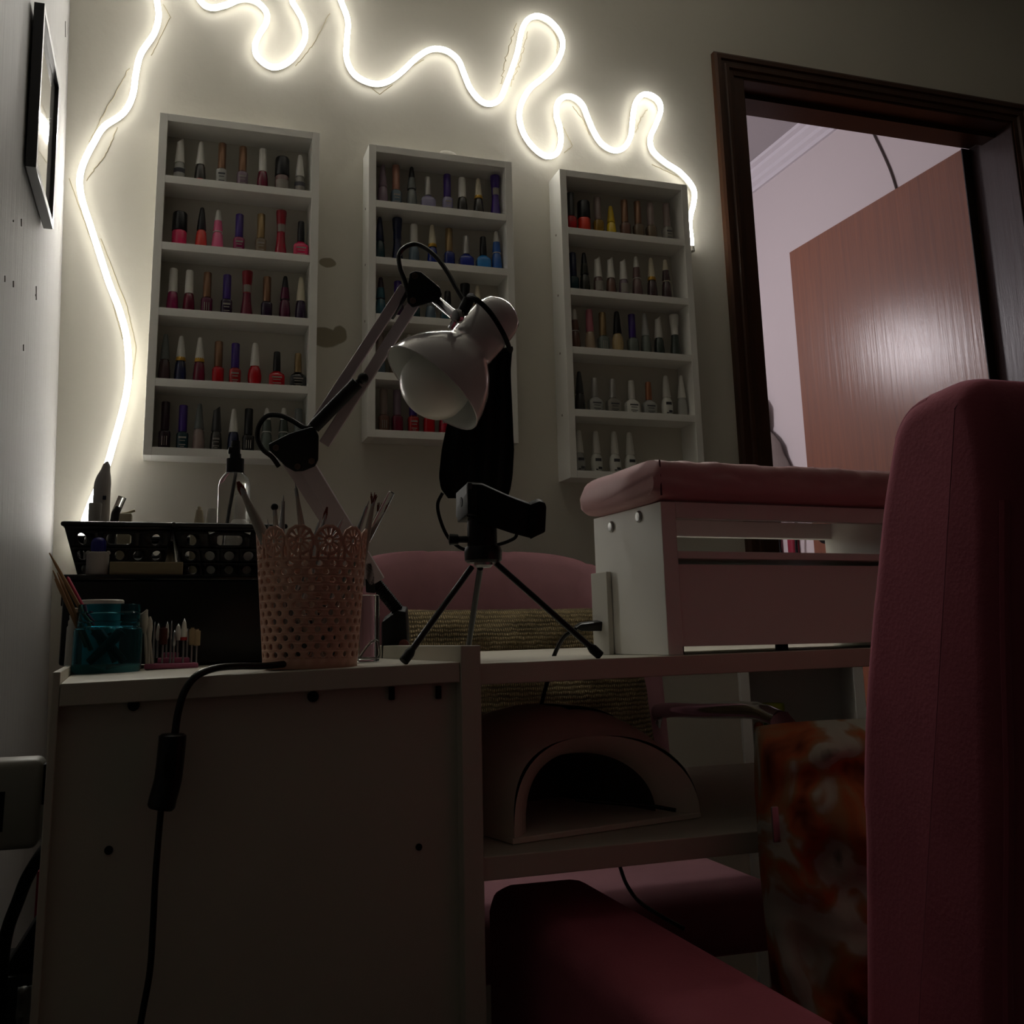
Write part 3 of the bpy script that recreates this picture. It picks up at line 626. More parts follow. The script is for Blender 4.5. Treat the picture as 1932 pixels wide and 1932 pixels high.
for (x, y, r) in ((205, 1604, 0.003), (790, 1598, 0.0026)):
    u, z = dpx(x, y, 0.010)
    bm = nb(); lathe(bm, [(r, -0.001), (r, 0.0006)], dk(u, 0.0098, z), -DY, 12); obj('screw_hole', bm, BLACKM, desk)
for (x, y) in ((738, 1308), (826, 1306)):
    u, z = dpx(x, y, 0.010)
    bm = nb(); dbox(bm, u - 0.002, u + 0.002, 0.006, 0.0105, z - 0.005, z + 0.005, 0.0006); obj('fixing_bracket', bm, BLACKM, desk, 0)
def ground(x, y, zf=zleft, v=None):
    """desk-top point under photo pixel"""
    u, z = dpx(x, y, v); return dk(u, v, zf(u))

# ---------------------------------------------------------------- helper: plate cell with a hole
def cellhole(bm, f, u0, u1, v0, v1, su, sv, n=16, slot=0.0, cu=0.5, cv=0.5):
    """quad cell [u0,u1]x[v0,v1] mapped by f, with an elliptical hole of half-size su, sv (in cell fractions)"""
    uc, vc = u0 + (u1 - u0) * cu, v0 + (v1 - v0) * cv; inn, out = [], []
    for k in range(n):
        th = 2 * math.pi * (k + 0.5) / n; c, s = math.cos(th), math.sin(th)
        hu = su * c + (math.copysign(slot, c)); hv = sv * s
        inn.append(bm.verts.new(f(uc + hu * (u1 - u0), vc + hv * (v1 - v0))))
        m = max(abs(c), abs(s)); ou, ov = c / m * 0.5, s / m * 0.5
        out.append(bm.verts.new(f((u0 + u1) / 2 + ou * (u1 - u0), (v0 + v1) / 2 + ov * (v1 - v0))))
    for k in range(n):
        j = (k + 1) % n
        bm.faces.new([out[k], out[j], inn[j], inn[k]])
    for cu_, cv_, in ((u0, v0), (u1, v0), (u1, v1), (u0, v1)):
        p = f(cu_, cv_); best = sorted(out, key=lambda q: (q.co - p).length)[:2]
        bm.faces.new([best[0], best[1], bm.verts.new(p)])

# ---------------------------------------------------------------- black storage box with baskets
YB = -0.80
bl = onY(105, 1265, YB); zbt = onY(300, 1084, YB).z; bx0 = bl.x; bx1 = onY(655, 1250, YB).x
zb0 = 0.7605
sb = thing('storage_box', 'large black storage box at the back of the desk', 'box', (0.06, YB + 0.1, zb0))
bm = nb(); box(bm, (bx0 + 0.002, YB, zb0), (bx1 - 0.002, YB + 0.21, zbt - 0.006), 0.003); obj('body', bm, BLACKP, sb)
bm = nb(); box(bm, (bx0, YB - 0.002, zbt - 0.006), (bx1, YB + 0.212, zbt), 0.0015); obj('lid', bm, mat('black_gloss_lid', '0a0a0b', rough=0.18), sb)
bm = nb(); box(bm, (bx0 - 0.004, YB + 0.05, zbt - 0.03), (bx0, YB + 0.16, zbt - 0.018), 0.001); obj('handle', bm, BLACKP, sb)
# small rubber feet so that the box rests on the sloping desktop
for fx in (bx0 + 0.03, bx1 - 0.02):
    zz = zleft((V((fx, YB + 0.1, 0)) - DO).dot(DX))
    bm = nb(); box(bm, (fx - 0.01, YB + 0.02, zz), (fx + 0.01, YB + 0.19, zb0 + 0.001)); obj('foot', bm, BLACKM, sb, 0)

def basket(x0, x1, xb0, xb1, y0, dep, z0, z1, label):
    t = thing('plastic_basket', label, 'basket', ((x0 + x1) / 2, y0 + dep / 2, z0), 'black baskets on the storage box')
    ins = 0.012
    def face(name, f, cols, rows):
        bm = nb()
        for i, (a0, a1, hs) in enumerate(cols): pass
        return bm
    # front face and back face with a slot between two round holes and two rows of small holes
    def wallf(y_top, y_bot):
        return lambda u, v: V((xb0 + (xb1 - xb0) * u + ((x0 - xb0) + ((x1 - xb1) - (x0 - xb0)) * u) * v, y_bot + (y_top - y_bot) * v, z0 + (z1 - z0) * v))
    for nm, yt, yb in (('front_wall', y0, y0 + ins), ('rear_wall', y0 + dep, y0 + dep - ins)):
        f = wallf(yt, yb); bm = nb()
        cellhole(bm, f, 0, 0.3, 0.55, 0.88, 0.15, 0.32, cu=0.45); cellhole(bm, f, 0.3, 0.7, 0.55, 0.88, 0.10, 0.30, slot=0.22); cellhole(bm, f, 0.7, 1.0, 0.55, 0.88, 0.15, 0.32, cu=0.55)
        for k in range(5):
            cellhole(bm, f, k / 5, (k + 1) / 5, 0.27, 0.55, 0.26, 0.32); cellhole(bm, f, k / 5, (k + 1) / 5, 0.0, 0.27, 0.24, 0.30)
        g = grid(bm, lambda u, v: f(u, 0.88 + 0.12 * v), 2, 2)
        solid(obj(nm, bm, BLACKP, t, 30), 0.0016)
    for nm, xt, xbt in (('side_wall', x0, xb0), ('side_wall', x1, xb1)):
        f = lambda u, v: V((xbt + (xt - xbt) * v, (y0 + ins) + (dep - 2 * ins) * u + (-ins + 2 * ins * u) * v, z0 + (z1 - z0) * v))
        bm = nb()
        for k in range(4):
            cellhole(bm, f, k / 4, (k + 1) / 4, 0.3, 0.6, 0.25, 0.3)
        grid(bm, lambda u, v: f(u, 0.6 + 0.4 * v), 2, 2); grid(bm, lambda u, v: f(u, 0.3 * v), 2, 2)
        solid(obj(nm, bm, BLACKP, t, 30), 0.0016)
    bm = nb(); box(bm, (xb0, y0 + ins, z0), (xb1, y0 + dep - ins, z0 + 0.0015)); obj('bottom', bm, BLACKP, t, 0)
    bm = nb(); tube(bm, spline([(x0, y0 + 0.008, z1), (x0 + 0.008, y0, z1), (x1 - 0.008, y0, z1), (x1, y0 + 0.008, z1), (x1, y0 + dep - 0.008, z1), (x1 - 0.008, y0 + dep, z1), (x0 + 0.008, y0 + dep, z1), (x0, y0 + dep - 0.008, z1), (x0, y0 + 0.008, z1)], 5), 0.0027, 8, cap=False); obj('rim', bm, BLACKP, t)
YK = YB + 0.022
zk1 = onY(220, 989, YK).z
bkL = (onY(121, 989, YK).x, onY(325, 989, YK).x, onY(147, 1080, YK).x, onY(303, 1080, YK).x)
bkR = (onY(329, 989, YK).x, onY(535, 989, YK).x, onY(349, 1080, YK).x, onY(515, 1080, YK).x)
basket(*bkL, YK, 0.15, zbt, zk1, 'black perforated basket holding the grey nail drill')
basket(*bkR, YK, 0.15, zbt, zk1, 'black perforated basket holding the clear spray bottle')
zin = zbt + 0.0018
# things in and around the baskets
YI = YK + 0.06
def stand_x(px, y=YI, py=1000): return onY(px, py, y).x
# nail drill handpiece
t = thing('nail_drill', 'grey nail drill handpiece standing upright in the left basket', 'nail drill', (stand_x(187), YI + 0.045, zin))
ya = YI + 0.045
p0 = onY(187, 1040, ya); p1 = onY(190, 985, ya); p2 = onY(193, 920, ya); p3 = onY(199, 888, ya); p4 = onY(203, 870, ya)
p0.z = zin + 0.002
bm = nb(); tube(bm, spline([p0, p1, p2, p3], 6), [0.0085 + 0.0010 * math.sin(i / 6) for i in range(14)] + [0.0088, 0.0082, 0.0074, 0.0064, 0.0054], 16); obj('handle', bm, GREYP, t)
bm = nb(); tube(bm, [p3, p3.lerp(p4, 0.6), p4], [0.0052, 0.004, 0.0012], 12); obj('nose', bm, GREYP, t)
b0 = onY(197, 939, ya - 0.0105)
bm = nb(); box(bm, b0 - V((0.002, 0.0006, 0.0024)), b0 + V((0.002, 0.0012, 0.0024)), 0.0005); obj('switch', bm, mat('dark_blue_plastic', '20283c', rough=0.4), t)
# silver cap bottle
c = V((stand_x(177), YI, zin)); h = onY(177, 949, YI).z - c.z
t = thing('silver_cap_bottle', 'small bottle with silver waisted cap in left basket', 'bottle', c)
bm = nb(); lathe(bm, [(0.009, 0), (0.0095, 0.002), (0.0095, 0.5 * h), (0.007, 0.52 * h)], c); obj('body', bm, bodymat('frost'), t)
bm = nb(); lathe(bm, [(0.0090, 0.50 * h), (0.0094, 0.52 * h), (0.0072, 0.60 * h), (0.0066, 0.75 * h), (0.0072, 0.98 * h), (0.0066, h), (0, h)], c); obj('cap', bm, capmat('silver'), t)
# clear tube leaning
q0, q1, q2 = onY(205, 1010, YI), onY(218, 968, YI), onY(231, 938, YI); q0.z = zin + 0.003
t = thing('clear_tube', 'leaning clear plastic tube in the left basket', 'tube', q0)
bm = nb(); tube(bm, [q0, q1, q2], 0.0046, 14); obj('tube_body', bm, CLEAR, t)
bm = nb(); tube(bm, [q0.lerp(q1, 0.1), q1, q1.lerp(q2, 0.4)], [0.0036, 0.0036, 0.0020], 12); obj('insert', bm, GREYP, t)
# cream box with flip lid
bb0, bb1 = stand_x(221, YI + 0.02), stand_x(247, YI + 0.02); zt_ = onY(235, 968, YI + 0.02).z
t = thing('cream_box', 'small cream plastic box with raised flap in left basket', 'box', ((bb0 + bb1) / 2, YI + 0.03, zin))
bm = nb(); box(bm, (bb0, YI + 0.02, zin), (bb1, YI + 0.045, zt_), 0.0008); obj('body', bm, CREAMP, t)
bm = nb(); tube(bm, spline([V((bb0 + 0.004, YI + 0.03, zt_ + 0.0008)), V((bb1 - 0.006, YI + 0.03, zt_ + 0.0015)), V((bb1 + 0.001, YI + 0.03, zt_ + 0.004)), V((bb1 + 0.003, YI + 0.03, zt_ + 0.0045))], 5), 0.0018, 8, sx=3); obj('flap', bm, CREAMP, t)
# blue-capped bottle standing on the box front, before the left basket
yb_ = YB + 0.011; c = onY(183, 1081, yb_); c.z = zbt; h = onY(183, 1014, yb_).z - c.z
t = thing('dropper_bottle', 'small white bottle with dark blue ball cap before the left basket', 'bottle', c)
bm = nb(); lathe(bm, [(0.0105, 0), (0.0112, 0.001), (0.0112, 0.50 * h), (0.0106, 0.58 * h), (0.007, 0.63 * h)], c, sy=0.85); obj('body', bm, mat('milky_plastic', 'b7b0ab', rough=0.45), t)
bm = nb(); lathe(bm, [(0.0068, 0.6 * h), (0.0074, 0.64 * h), (0.0078, 0.76 * h), (0.0074, 0.88 * h), (0.0058, 0.96 * h), (0.003, 0.995 * h), (0, h)], c); obj('cap', bm, mat('dark_blue_cap', '1c1c78', rough=0.4), t)
bm = nb()
for s_ in (-1, 1): ball(bm, c + V((s_ * 0.0098, 0, 0.585 * h)), 0.0024)
obj('shoulder', bm, MATS['milky_plastic'], t)
# long cream box lying before the baskets
lx0, lx1 = onY(207, 1075, yb_).x, onY(345, 1075, yb_).x; lz = onY(280, 1061, yb_).z
bm = nb(); box(bm, (lx0, YB + 0.003, zbt), (lx1, YB + 0.020, lz), 0.0008); tag(obj('long_box', bm, mat('beige_card', '8f8468', rough=0.8), smooth=0), 'long low beige box lying before the black baskets', 'box')
# pale cone cap between the baskets
yc_ = YK + 0.07; c = onY(317, 1060, yc_); c.z = zbt; h = onY(317, 1021, yc_).z - c.z
bm = nb(); lathe(bm, [(0.0105, 0), (0.0105, 0.002), (0.0052, h - 0.001), (0.0045, h), (0, h)], c); tag(obj('plastic_cone', bm, CREAMP), 'pale plastic cone standing between the two black baskets', 'cone')
# right basket: spray bottle
c = V((stand_x(441, YI), YI + 0.012, zin)); ys = YI + 0.012
zsh = onY(438, 905, ys).z; znk = onY(438, 893, ys).z; zct = onY(440, 832, ys).z; zc1 = onY(440, 866, ys).z
t = thing('spray_bottle', 'clear spray bottle with black pump top in right basket', 'bottle', c)
R_ = 0.0185
bm = nb(); lathe(bm, [(R_ - 0.002, 0), (R_, 0.003), (R_, zsh - c.z - 0.008), (R_ * 0.93, zsh - c.z - 0.001), (R_ * 0.76, zsh - c.z + 0.004), (0.011, znk - c.z)], c, seg=28); obj('bottle_body', bm, CLEAR, t)
bm = nb(); lathe(bm, [(0.0102, znk - c.z - 0.001), (0.0102, zc1 - c.z), (0.0068, zc1 - c.z), (0.0066, zc1 - c.z + 0.006), (0.0056, zc1 - c.z + 0.0062), (0.0048, zct - c.z), (0, zct - c.z)], c, seg=24); pm = obj('pump_top', bm, BLACKM, t)
bm = nb(); box(bm, V((c.x - 0.0085, c.y - 0.004, zc1 + 0.0062)), V((c.x - 0.004, c.y + 0.004, zct - 0.008)), 0.0008); obj('trigger_guard', bm, BLACKM, pm)
bm = nb(); tube(bm, [V((c.x + 0.001, c.y, znk)), V((c.x - 0.012, c.y, c.z + 0.006))], 0.0016, 8); obj('dip_tube', bm, WHITEP, t)
# white squeeze bottle
c = V((stand_x(451, YI - 0.02), YI - 0.026, zin)); ys = c.y; h = onY(452, 934, ys).z - c.z
t = thing('squeeze_bottle', 'white squeeze bottle with ribbed cap before the spray bottle', 'bottle', c)
bm = nb(); lathe(bm, [(0.0155, 0), (0.0165, 0.002), (0.0165, 0.45 * h), (0.0150, 0.55 * h), (0.010, 0.66 * h), (0.0080, 0.69 * h)], c, seg=24); obj('body', bm, WHITEP, t)
bm = nb(); lathe(bm, [(0.0072, 0.68 * h), (0.0066, 0.72 * h), (0.0064, 0.86 * h), (0.0058, 0.985 * h), (0.0048, h), (0, h)], c); obj('cap', bm, WHITEP, t)
for px, w_, py, nm, lb in ((375, 0.0068, 956, 'cone_nozzle', 'cream cone nozzle bottle leftmost in right basket'), (398, 0.0058, 960, 'white_pot', 'small white round-topped pot beside the spray bottle')):
    c = V((stand_x(px, YI), YI, zin)); h = onY(px, py, YI).z - c.z
    t = thing(nm, lb, 'bottle', c)
    if nm == 'cone_nozzle':
        bm = nb(); lathe(bm, [(0.0095, 0), (0.0095, 0.72 * h), (0.0085, 0.74 * h)], c); obj('body', bm, CREAMP, t)
        bm = nb(); lathe(bm, [(0.0058, 0.73 * h), (0.0056, 0.78 * h), (0.0036, 0.95 * h), (0.0022, 0.955 * h), (0.0018, h), (0, h)], c); obj('nozzle', bm, CREAMP, t)
    else:
        bm = nb(); lathe(bm, [(0.006, 0), (0.0062, 0.002), (0.0062, 0.8 * h), (0.0052, 0.97 * h), (0.0044, h), (0, h)], c); obj('body', bm, WHITEP, t)

# ---------------------------------------------------------------- small things on the left of the desk
def on_desk(px, yw, py=1255):
    p = onY(px, py, yw); p.z = zleft((p - DO).dot(DX)); return p
YJ = -0.895
# teal jar
c = on_desk(201, YJ); R_ = (onY(266, 1230, YJ).x - onY(134, 1230, YJ).x) / 2; h = onY(201, 1141, YJ).z - c.z
TEAL = mat('teal_translucent_plastic', '6fd2e6', rough=0.08, trans=0.97, ior=1.2)
t = thing('plastic_jar', 'translucent teal plastic jar with screw neck', 'jar', c)
bm = nb()
po = [(R_ * 0.93, 0), (R_ * 0.99, 0.002), (R_, 0.006), (R_, 0.60 * h), (R_ * 0.98, 0.645 * h), (R_ * 0.91, 0.665 * h), (R_ * 0.91, 0.73 * h), (R_ * 0.94, 0.745 * h), (R_ * 0.91, 0.765 * h), (R_ * 0.91, 0.86 * h), (R_ * 0.94, 0.875 * h), (R_ * 0.905, 0.895 * h), (R_ * 0.905, 0.99 * h), (R_ * 0.89, h)]
pi_ = [(R_ * 0.86, h), (R_ * 0.86, 0.68 * h), (R_ * 0.95, 0.63 * h), (R_ * 0.95, 0.008), (0, 0.004)]
lathe(bm, [(0, 0)] + po + pi_, c, seg=36); obj('jar_body', bm, TEAL, t)
JC, JR, JH = c.copy(), R_, h
# dark tools crossing inside the jar
for k, (a0, a1, hh) in enumerate(((-0.5, 0.55, 0.60), (0.5, -0.5, 0.62), (0.25, -0.1, 0.55))):
    b0 = JC + V((a0 * JR, (k - 1) * 0.007, 0.0095)); b1 = JC + V((a1 * JR * 0.75, (k - 1) * 0.007, JH * hh))
    bm = nb(); tube(bm, [b0, b0.lerp(b1, 0.5), b1], [0.0035, 0.0045, 0.0055], 10, sx=1.2)
    tag(obj('jar_tool', bm, BLACKM), ['dark handle slanting right inside the teal jar', 'dark handle slanting left inside the teal jar', 'short dark handle at the middle of teal jar'][k], 'tool', 'dark tools in the teal jar')
# white lidded tub behind
c = on_desk(193, YJ + 0.055); c.x = onY(193, 1140, YJ + 0.055).x; h = onY(193, 1132, YJ + 0.055).z - c.z
t = thing('white_tub', 'white round tub standing behind the teal jar', 'tub', c)
bm = nb(); lathe(bm, [(0.017, 0), (0.018, 0.002), (0.018, h * 0.86), (0.017, h * 0.87)], c, seg=28); obj('body', bm, WHITEP, t)
bm = nb(); lathe(bm, [(0.0205, h * 0.87), (0.0205, h * 0.985), (0.0195, h), (0, h)], c, seg=28); obj('lid', bm, WHITEP, t)
# white tube bottle at far left
yt_ = YJ + 0.005
c = on_desk(128, yt_); h = onY(128, 1146, yt_).z - c.z
t = thing('white_bottle', 'slim white bottle with stepped neck left of teal jar', 'bottle', c)
bm = nb(); lathe(bm, [(0.0070, 0), (0.0074, 0.002), (0.0070, 0.70 * h), (0.0058, 0.74 * h)], c + V((0.003, 0.012, 0)), seg=20); obj('body', bm, WHITEP, t)
bm = nb(); lathe(bm, [(0.0062, 0.74 * h), (0.0060, 0.80 * h), (0.0050, 0.82 * h), (0.0054, 0.88 * h), (0.0044, 0.90 * h), (0.0042, 0.99 * h), (0, h)], c + V((0.003, 0.012, 0)), seg=20); obj('neck_cap', bm, WHITEP, t)
# orange sticks and a pink file leaning in that corner (their feet inside the jar's left, on the desk)
WOODST = wood_material('pale_stick_wood', 'b08a63', '92704c', 0.7, (30, 30, 3))
for k, (a, b, col, wd, lb, nm) in enumerate((
    ((93, 1043), (158, 1160), 'stick', 0.0017, 'pointed wooden cuticle stick leaning furthest toward the wall', 'cuticle_stick'),
    ((100, 1076), (140, 1170), 'stick', 0.0016, 'blunt wooden cuticle stick leaning behind the teal jar', 'cuticle_stick'),
    ((108, 1080), (150, 1175), 'stick', 0.0016, 'wooden cuticle stick in the middle of leaning bundle', 'cuticle_stick'),
    ((103, 1092), (146, 1180), 'stick', 0.0015, 'lowest wooden cuticle stick in the leaning bundle', 'cuticle_stick'),
    ((127, 1088), (160, 1150), 'file', 0.0030, 'pink nail file leaning out of the teal jar', 'nail_file'))):
    yy = YJ + (0.003 * k)
    A_ = onY(a[0], a[1], yy - 0.004); B_ = onY(b[0], b[1], yy)
    d_ = (B_ - A_).normalized()
    tt = (JC.z + 0.010 - A_.z) / d_.z
    Bend = A_ + d_ * min(tt, (B_ - A_).length * 1.55)
    bm = nb()
    if col == 'file': tube(bm, [A_, A_.lerp(Bend, 0.04), A_.lerp(Bend, 0.5), Bend], [0.0012, 0.0028, 0.0030, 0.0030], 8, sx=0.5, up=(0, 1, 0))
    else: tube(bm, [A_, A_.lerp(Bend, 0.12), A_.lerp(Bend, 0.3), Bend], [0.0004, wd * 0.75, wd, wd], 8)
    tag(obj(nm, bm, mat('hot_pink_file', 'b8264a', rough=0.6) if col == 'file' else WOODST), lb, 'nail file' if col == 'file' else 'stick', None if col == 'file' else 'leaning cuticle sticks')
# cotton swabs / white brush tips standing beside the jar
YBIT = -0.875
for k, (x, top, lean, lb) in enumerate(((272, 1150, 6, 'fluffy white cotton wad on a stick beside teal jar'), (283, 1163, -3, 'white twisted cotton stick next to the teal jar'), (279, 1172, 9, 'shorter white cotton stick leaning next to teal jar'))):
    b0 = on_desk(x + lean, YBIT); b1 = onY(x, top, YBIT)
    t = thing('cotton_stick', lb, 'cotton swab', b0, 'cotton sticks by the jar')
    bm = nb(); tube(bm, [b0, b0.lerp(b1, 0.8)], 0.0016, 8); obj('stick', bm, mat('cotton_off_white', 'c9c3b8', rough=0.9), t)
    bm = nb(); n0 = 0
    tube(bm, [b0.lerp(b1, 0.6), b0.lerp(b1, 0.75), b0.lerp(b1, 0.92), b1 + V((0.003 if k == 0 else 0, 0, 0))], [0.0018, 0.0042 if k == 0 else 0.003, 0.0035 if k == 0 else 0.0026, 0.0008], 10); obj('cotton_tip', bm, MATS['cotton_off_white'], t)
# pink drill-bit holder with bits
hc = on_desk(325, YBIT + 0.004)
hx0, hx1 = onY(272, 1250, YBIT).x, onY(374, 1250, YBIT).x
PINKP = mat('pink_bit_holder_plastic', 'c46f90', rough=0.45)
t = thing('bit_holder', 'pink stepped drill-bit holder on the desk', 'holder', hc)
zb_ = hc.z
bm = nb(); box(bm, (hx0, YBIT - 0.004, zb_), (hx1, YBIT + 0.034, zb_ + 0.0052), 0.0015); obj('base', bm, PINKP, t)
bm = nb(); box(bm, (hx0 + 0.012, YBIT + 0.006, zb_ + 0.0052), (hx1 - 0.008, YBIT + 0.034, zb_ + 0.0102), 0.001); obj('step', bm, PINKP, t)
bm = nb(); box(bm, (hx0 + 0.015, YBIT + 0.016, zb_ + 0.0102), (hx1 - 0.018, YBIT + 0.034, zb_ + 0.0152), 0.001); obj('step', bm, PINKP, t)
BITS = [(289, 1172, 0, 'steel', 'thin steel drill bit leftmost in pink holder', 0.0010), (296, 1175, 1, 'white', 'white pointed drill bit second from left in pink holder', 0.0022), (306, 1182, 0, 'brown', 'brown sanding-band drill bit in the pink holder', 0.0040), (313, 1172, 1, 'white', 'small white cone bit behind the brown band', 0.0020), (321, 1170, 0, 'steel', 'slim grey drill bit at the middle of pink holder', 0.0011), (327, 1188, 0, 'steel', 'short steel drill bit with rounded head', 0.0020), (334, 1176, 1, 'white', 'white bulging ceramic bit beside the red-ringed one', 0.0032), (345, 1166, 0, 'whitered', 'tall white flame bit with red ring', 0.0030), (352, 1185, 1, 'steel', 'thin steel bit behind the red-ringed bit', 0.0010), (361, 1184, 0, 'tan', 'tan cylindrical drill bit near right end of holder', 0.0034), (370, 1187, 0, 'tan', 'tan stubby drill bit rightmost in pink holder', 0.0034)]
for (x, top, back, kind, lb, rr) in BITS:
    y_ = YBIT + (0.002 if not back else 0.012)
    b0 = onY(x, 1245, y_); b0.z = zb_ + (0.0053 if not back else 0.0103); h = onY(x, top, y_).z - b0.z
    t = thing('drill_bit', lb, 'drill bit', b0, 'drill bits in the pink holder')
    bm = nb(); lathe(bm, [(0.0011, 0), (0.0011, 0.55 * h), (0.0009, 0.56 * h)], b0, seg=8); obj('shank', bm, STEEL, t)
    hm = {'steel': STEEL, 'white': WHITEP, 'whitered': WHITEP, 'brown': mat('brown_sanding_band', '4a2018', rough=0.9), 'tan': mat('tan_sanding_band', 'a48f6e', rough=0.9)}[kind]
    if kind in ('brown', 'tan'): pr = [(rr * 0.7, 0.50 * h), (rr, 0.52 * h), (rr, 0.95 * h), (rr * 0.5, 0.96 * h), (rr * 0.5, h)]
    else: pr = [(rr * 0.6, 0.5 * h), (rr, 0.58 * h), (rr, 0.72 * h), (rr * 0.6, 0.9 * h), (0, h)]
    bm = nb(); lathe(bm, pr, b0, seg=10); obj('head', bm, hm, t)
    if kind == 'whitered': bm = nb(); lathe(bm, [(0.0032, 0.50 * h), (0.0034, 0.52 * h), (0.0033, 0.57 * h)], b0, seg=10); obj('red_ring', bm, mat('red_ring', 'a01818', rough=0.4), t)

# ---------------------------------------------------------------- peach lace pot with brushes
YP = -1.075
pc = onY(585, 1262, YP); pc.z = zleft((pc - DO).dot(DX))
rb = (onY(672, 1262, YP).x - onY(497, 1262, YP).x) / 2 * 0.99; rt_ = (onY(691, 1020, YP).x - onY(481, 1020, YP).x) / 2 * 0.985
HP = onY(585, 1001, YP).z - pc.z
pot = thing('pen_pot', 'peach plastic lace-cut pot full of nail brushes', 'pot', pc)
NC = 24
def cone(th, z):   # th in turns*2pi, z absolute in pot
    r = rb + (rt_ - rb) * (z / HP)
    return V((pc.x + r * math.cos(th), pc.y + r * math.sin(th), pc.z + z))
bm = nb()
z0, z1 = 0.07 * HP, 0.76 * HP; NR = 12
dth = 2 * math.pi / NC
for j in range(NR):
    off = 0.5 if j % 2 else 0.0
    for i in range(NC):
        f = lambda u, v: cone(u * dth, z0 + (z1 - z0) * v / NR)
        cellhole(bm, f, i + off, i + off + 1, j, j + 1, 0.25, 0.37, n=8)
grid(bm, lambda u, v: cone(u * 2 * math.pi, z0 * v), NC * 2, 2, True)
bmesh.ops.remove_doubles(bm, verts=bm.verts, dist=1e-6)
solid(obj('lace_wall', bm, PEACH, pot, 30), 0.0013)
bm = nb(); lathe(bm, [(rb * 0.99, 0.0), (rb * 0.99, 0.0022)], pc, seg=36); obj('bottom', bm, PEACH, pot)
NS = 12; dsc = 2 * math.pi / NS
Rsc = (rt_ * dsc) / 2 * 1.02
zc = HP - Rsc * 0.98
for i in range(NS):
    bm = nb(); a0 = (i + 0.32) * dsc
    def pp(r, th): return cone(a0 + r * math.cos(th) / rt_, zc + r * math.sin(th))
    n = 24
    def ring(r0, r1, sel=lambda k: True, bump=0.0):
        for k in range(n):
            if not sel(k): continue
            t0, t1 = 2 * math.pi * k / n, 2 * math.pi * (k + 1) / n
            b0_, b1_ = (1 + bump * (k % 2)), (1 + bump * ((k + 1) % 2))
            bm.faces.new([bm.verts.new(pp(r0, t0)), bm.verts.new(pp(r0, t1)), bm.verts.new(pp(r1 * b1_, t1)), bm.verts.new(pp(r1 * b0_, t0))])
    ring(Rsc * 0.17, Rsc * 0.36); ring(Rsc * 0.36, Rsc * 0.78, lambda k: k % 2 == 0); ring(Rsc * 0.78, Rsc * 0.98, bump=0.05)
    bmesh.ops.remove_doubles(bm, verts=bm.verts, dist=1e-6)
    solid(obj('scallop', bm, PEACH, pot, 30), 0.0013)
bm = nb()
zlo = z1
for i in range(NS):     # small webs that tie the scallops to the wall
    for s_ in (0.12, 0.5, 0.88):
        th = (i - 0.18 + s_) * dsc
        ztop = zc - Rsc * 0.75 if s_ == 0.5 else zc - Rsc * 0.1
        w_ = 0.0014 / rt_
        bm.faces.new([bm.verts.new(cone(th - w_, zlo - 0.0005)), bm.verts.new(cone(th + w_, zlo - 0.0005)), bm.verts.new(cone(th + w_, ztop)), bm.verts.new(cone(th - w_, ztop))])
grid(bm, lambda u, v: cone(u * 2 * math.pi, z1 + 0.002 * v), NC * 2, 2, True)
solid(obj('web', bm, PEACH, pot, 30), 0.0013)
kb = lambda x, y: (400 + x * 420 / 1932, 850 + y * 420 / 1932)
HANDLE = mat('pearl_brush_handle', 'a9a39a', rough=0.3)
BRIS = mat('red_brown_bristle', '6a2a18', rough=0.8); BRISB = mat('black_bristle', '120e0c', rough=0.8)
BRUSH = [
 ((225, 270), (470, 790), 0.0042, 'rb', HANDLE, 'thick grey nail brush with red-brown tip leaning left', -0.012),
 ((480, 595), (515, 770), 0.0018, 'pt', STEEL, 'short steel dotting tool at left of lace pot', -0.010),
 ((540, 440), (560, 780), 0.0030, 'bk', HANDLE, 'grey nail brush with round black tip', 0.004),
 ((622, 385), (600, 760), 0.0027, 'pt', STEEL, 'pointed silver nail brush near the left scallop', 0.012),
 ((720, 270), (795, 780), 0.0026, 'pt', HANDLE, 'long thin liner brush standing tallest at pot centre', -0.018),
 ((945, 575), (880, 780), 0.0022, 'pt', STEEL, 'short silver tool leaning behind the middle scallop', 0.014),
 ((1000, 490), (930, 780), 0.0024, 'rb', STEEL, 'slim brush with orange-brown tip behind middle scallop', 0.006),
 ((1150, 560), (1040, 780), 0.0022, 'pt', STEEL, 'fine liner brush with long hair leaning right', 0.000),
 ((1362, 435), (1235, 780), 0.0026, 'pt', STEEL, 'silver nail brush left of the fuzzy one', 0.004),
 ((1415, 365), (1335, 780), 0.0028, 'fz', HANDLE, 'nail brush with fuzzy red-brown bristles at right', -0.006),
 ((1480, 440), (1345, 790), 0.0026, 'fz', HANDLE, 'fan brush with splayed brown bristles at right', 0.010),
 ((1560, 365), (1345, 785), 0.0030, 'cl', CLEARB, 'clear acrylic rod rightmost in the lace pot', 0.000),
]
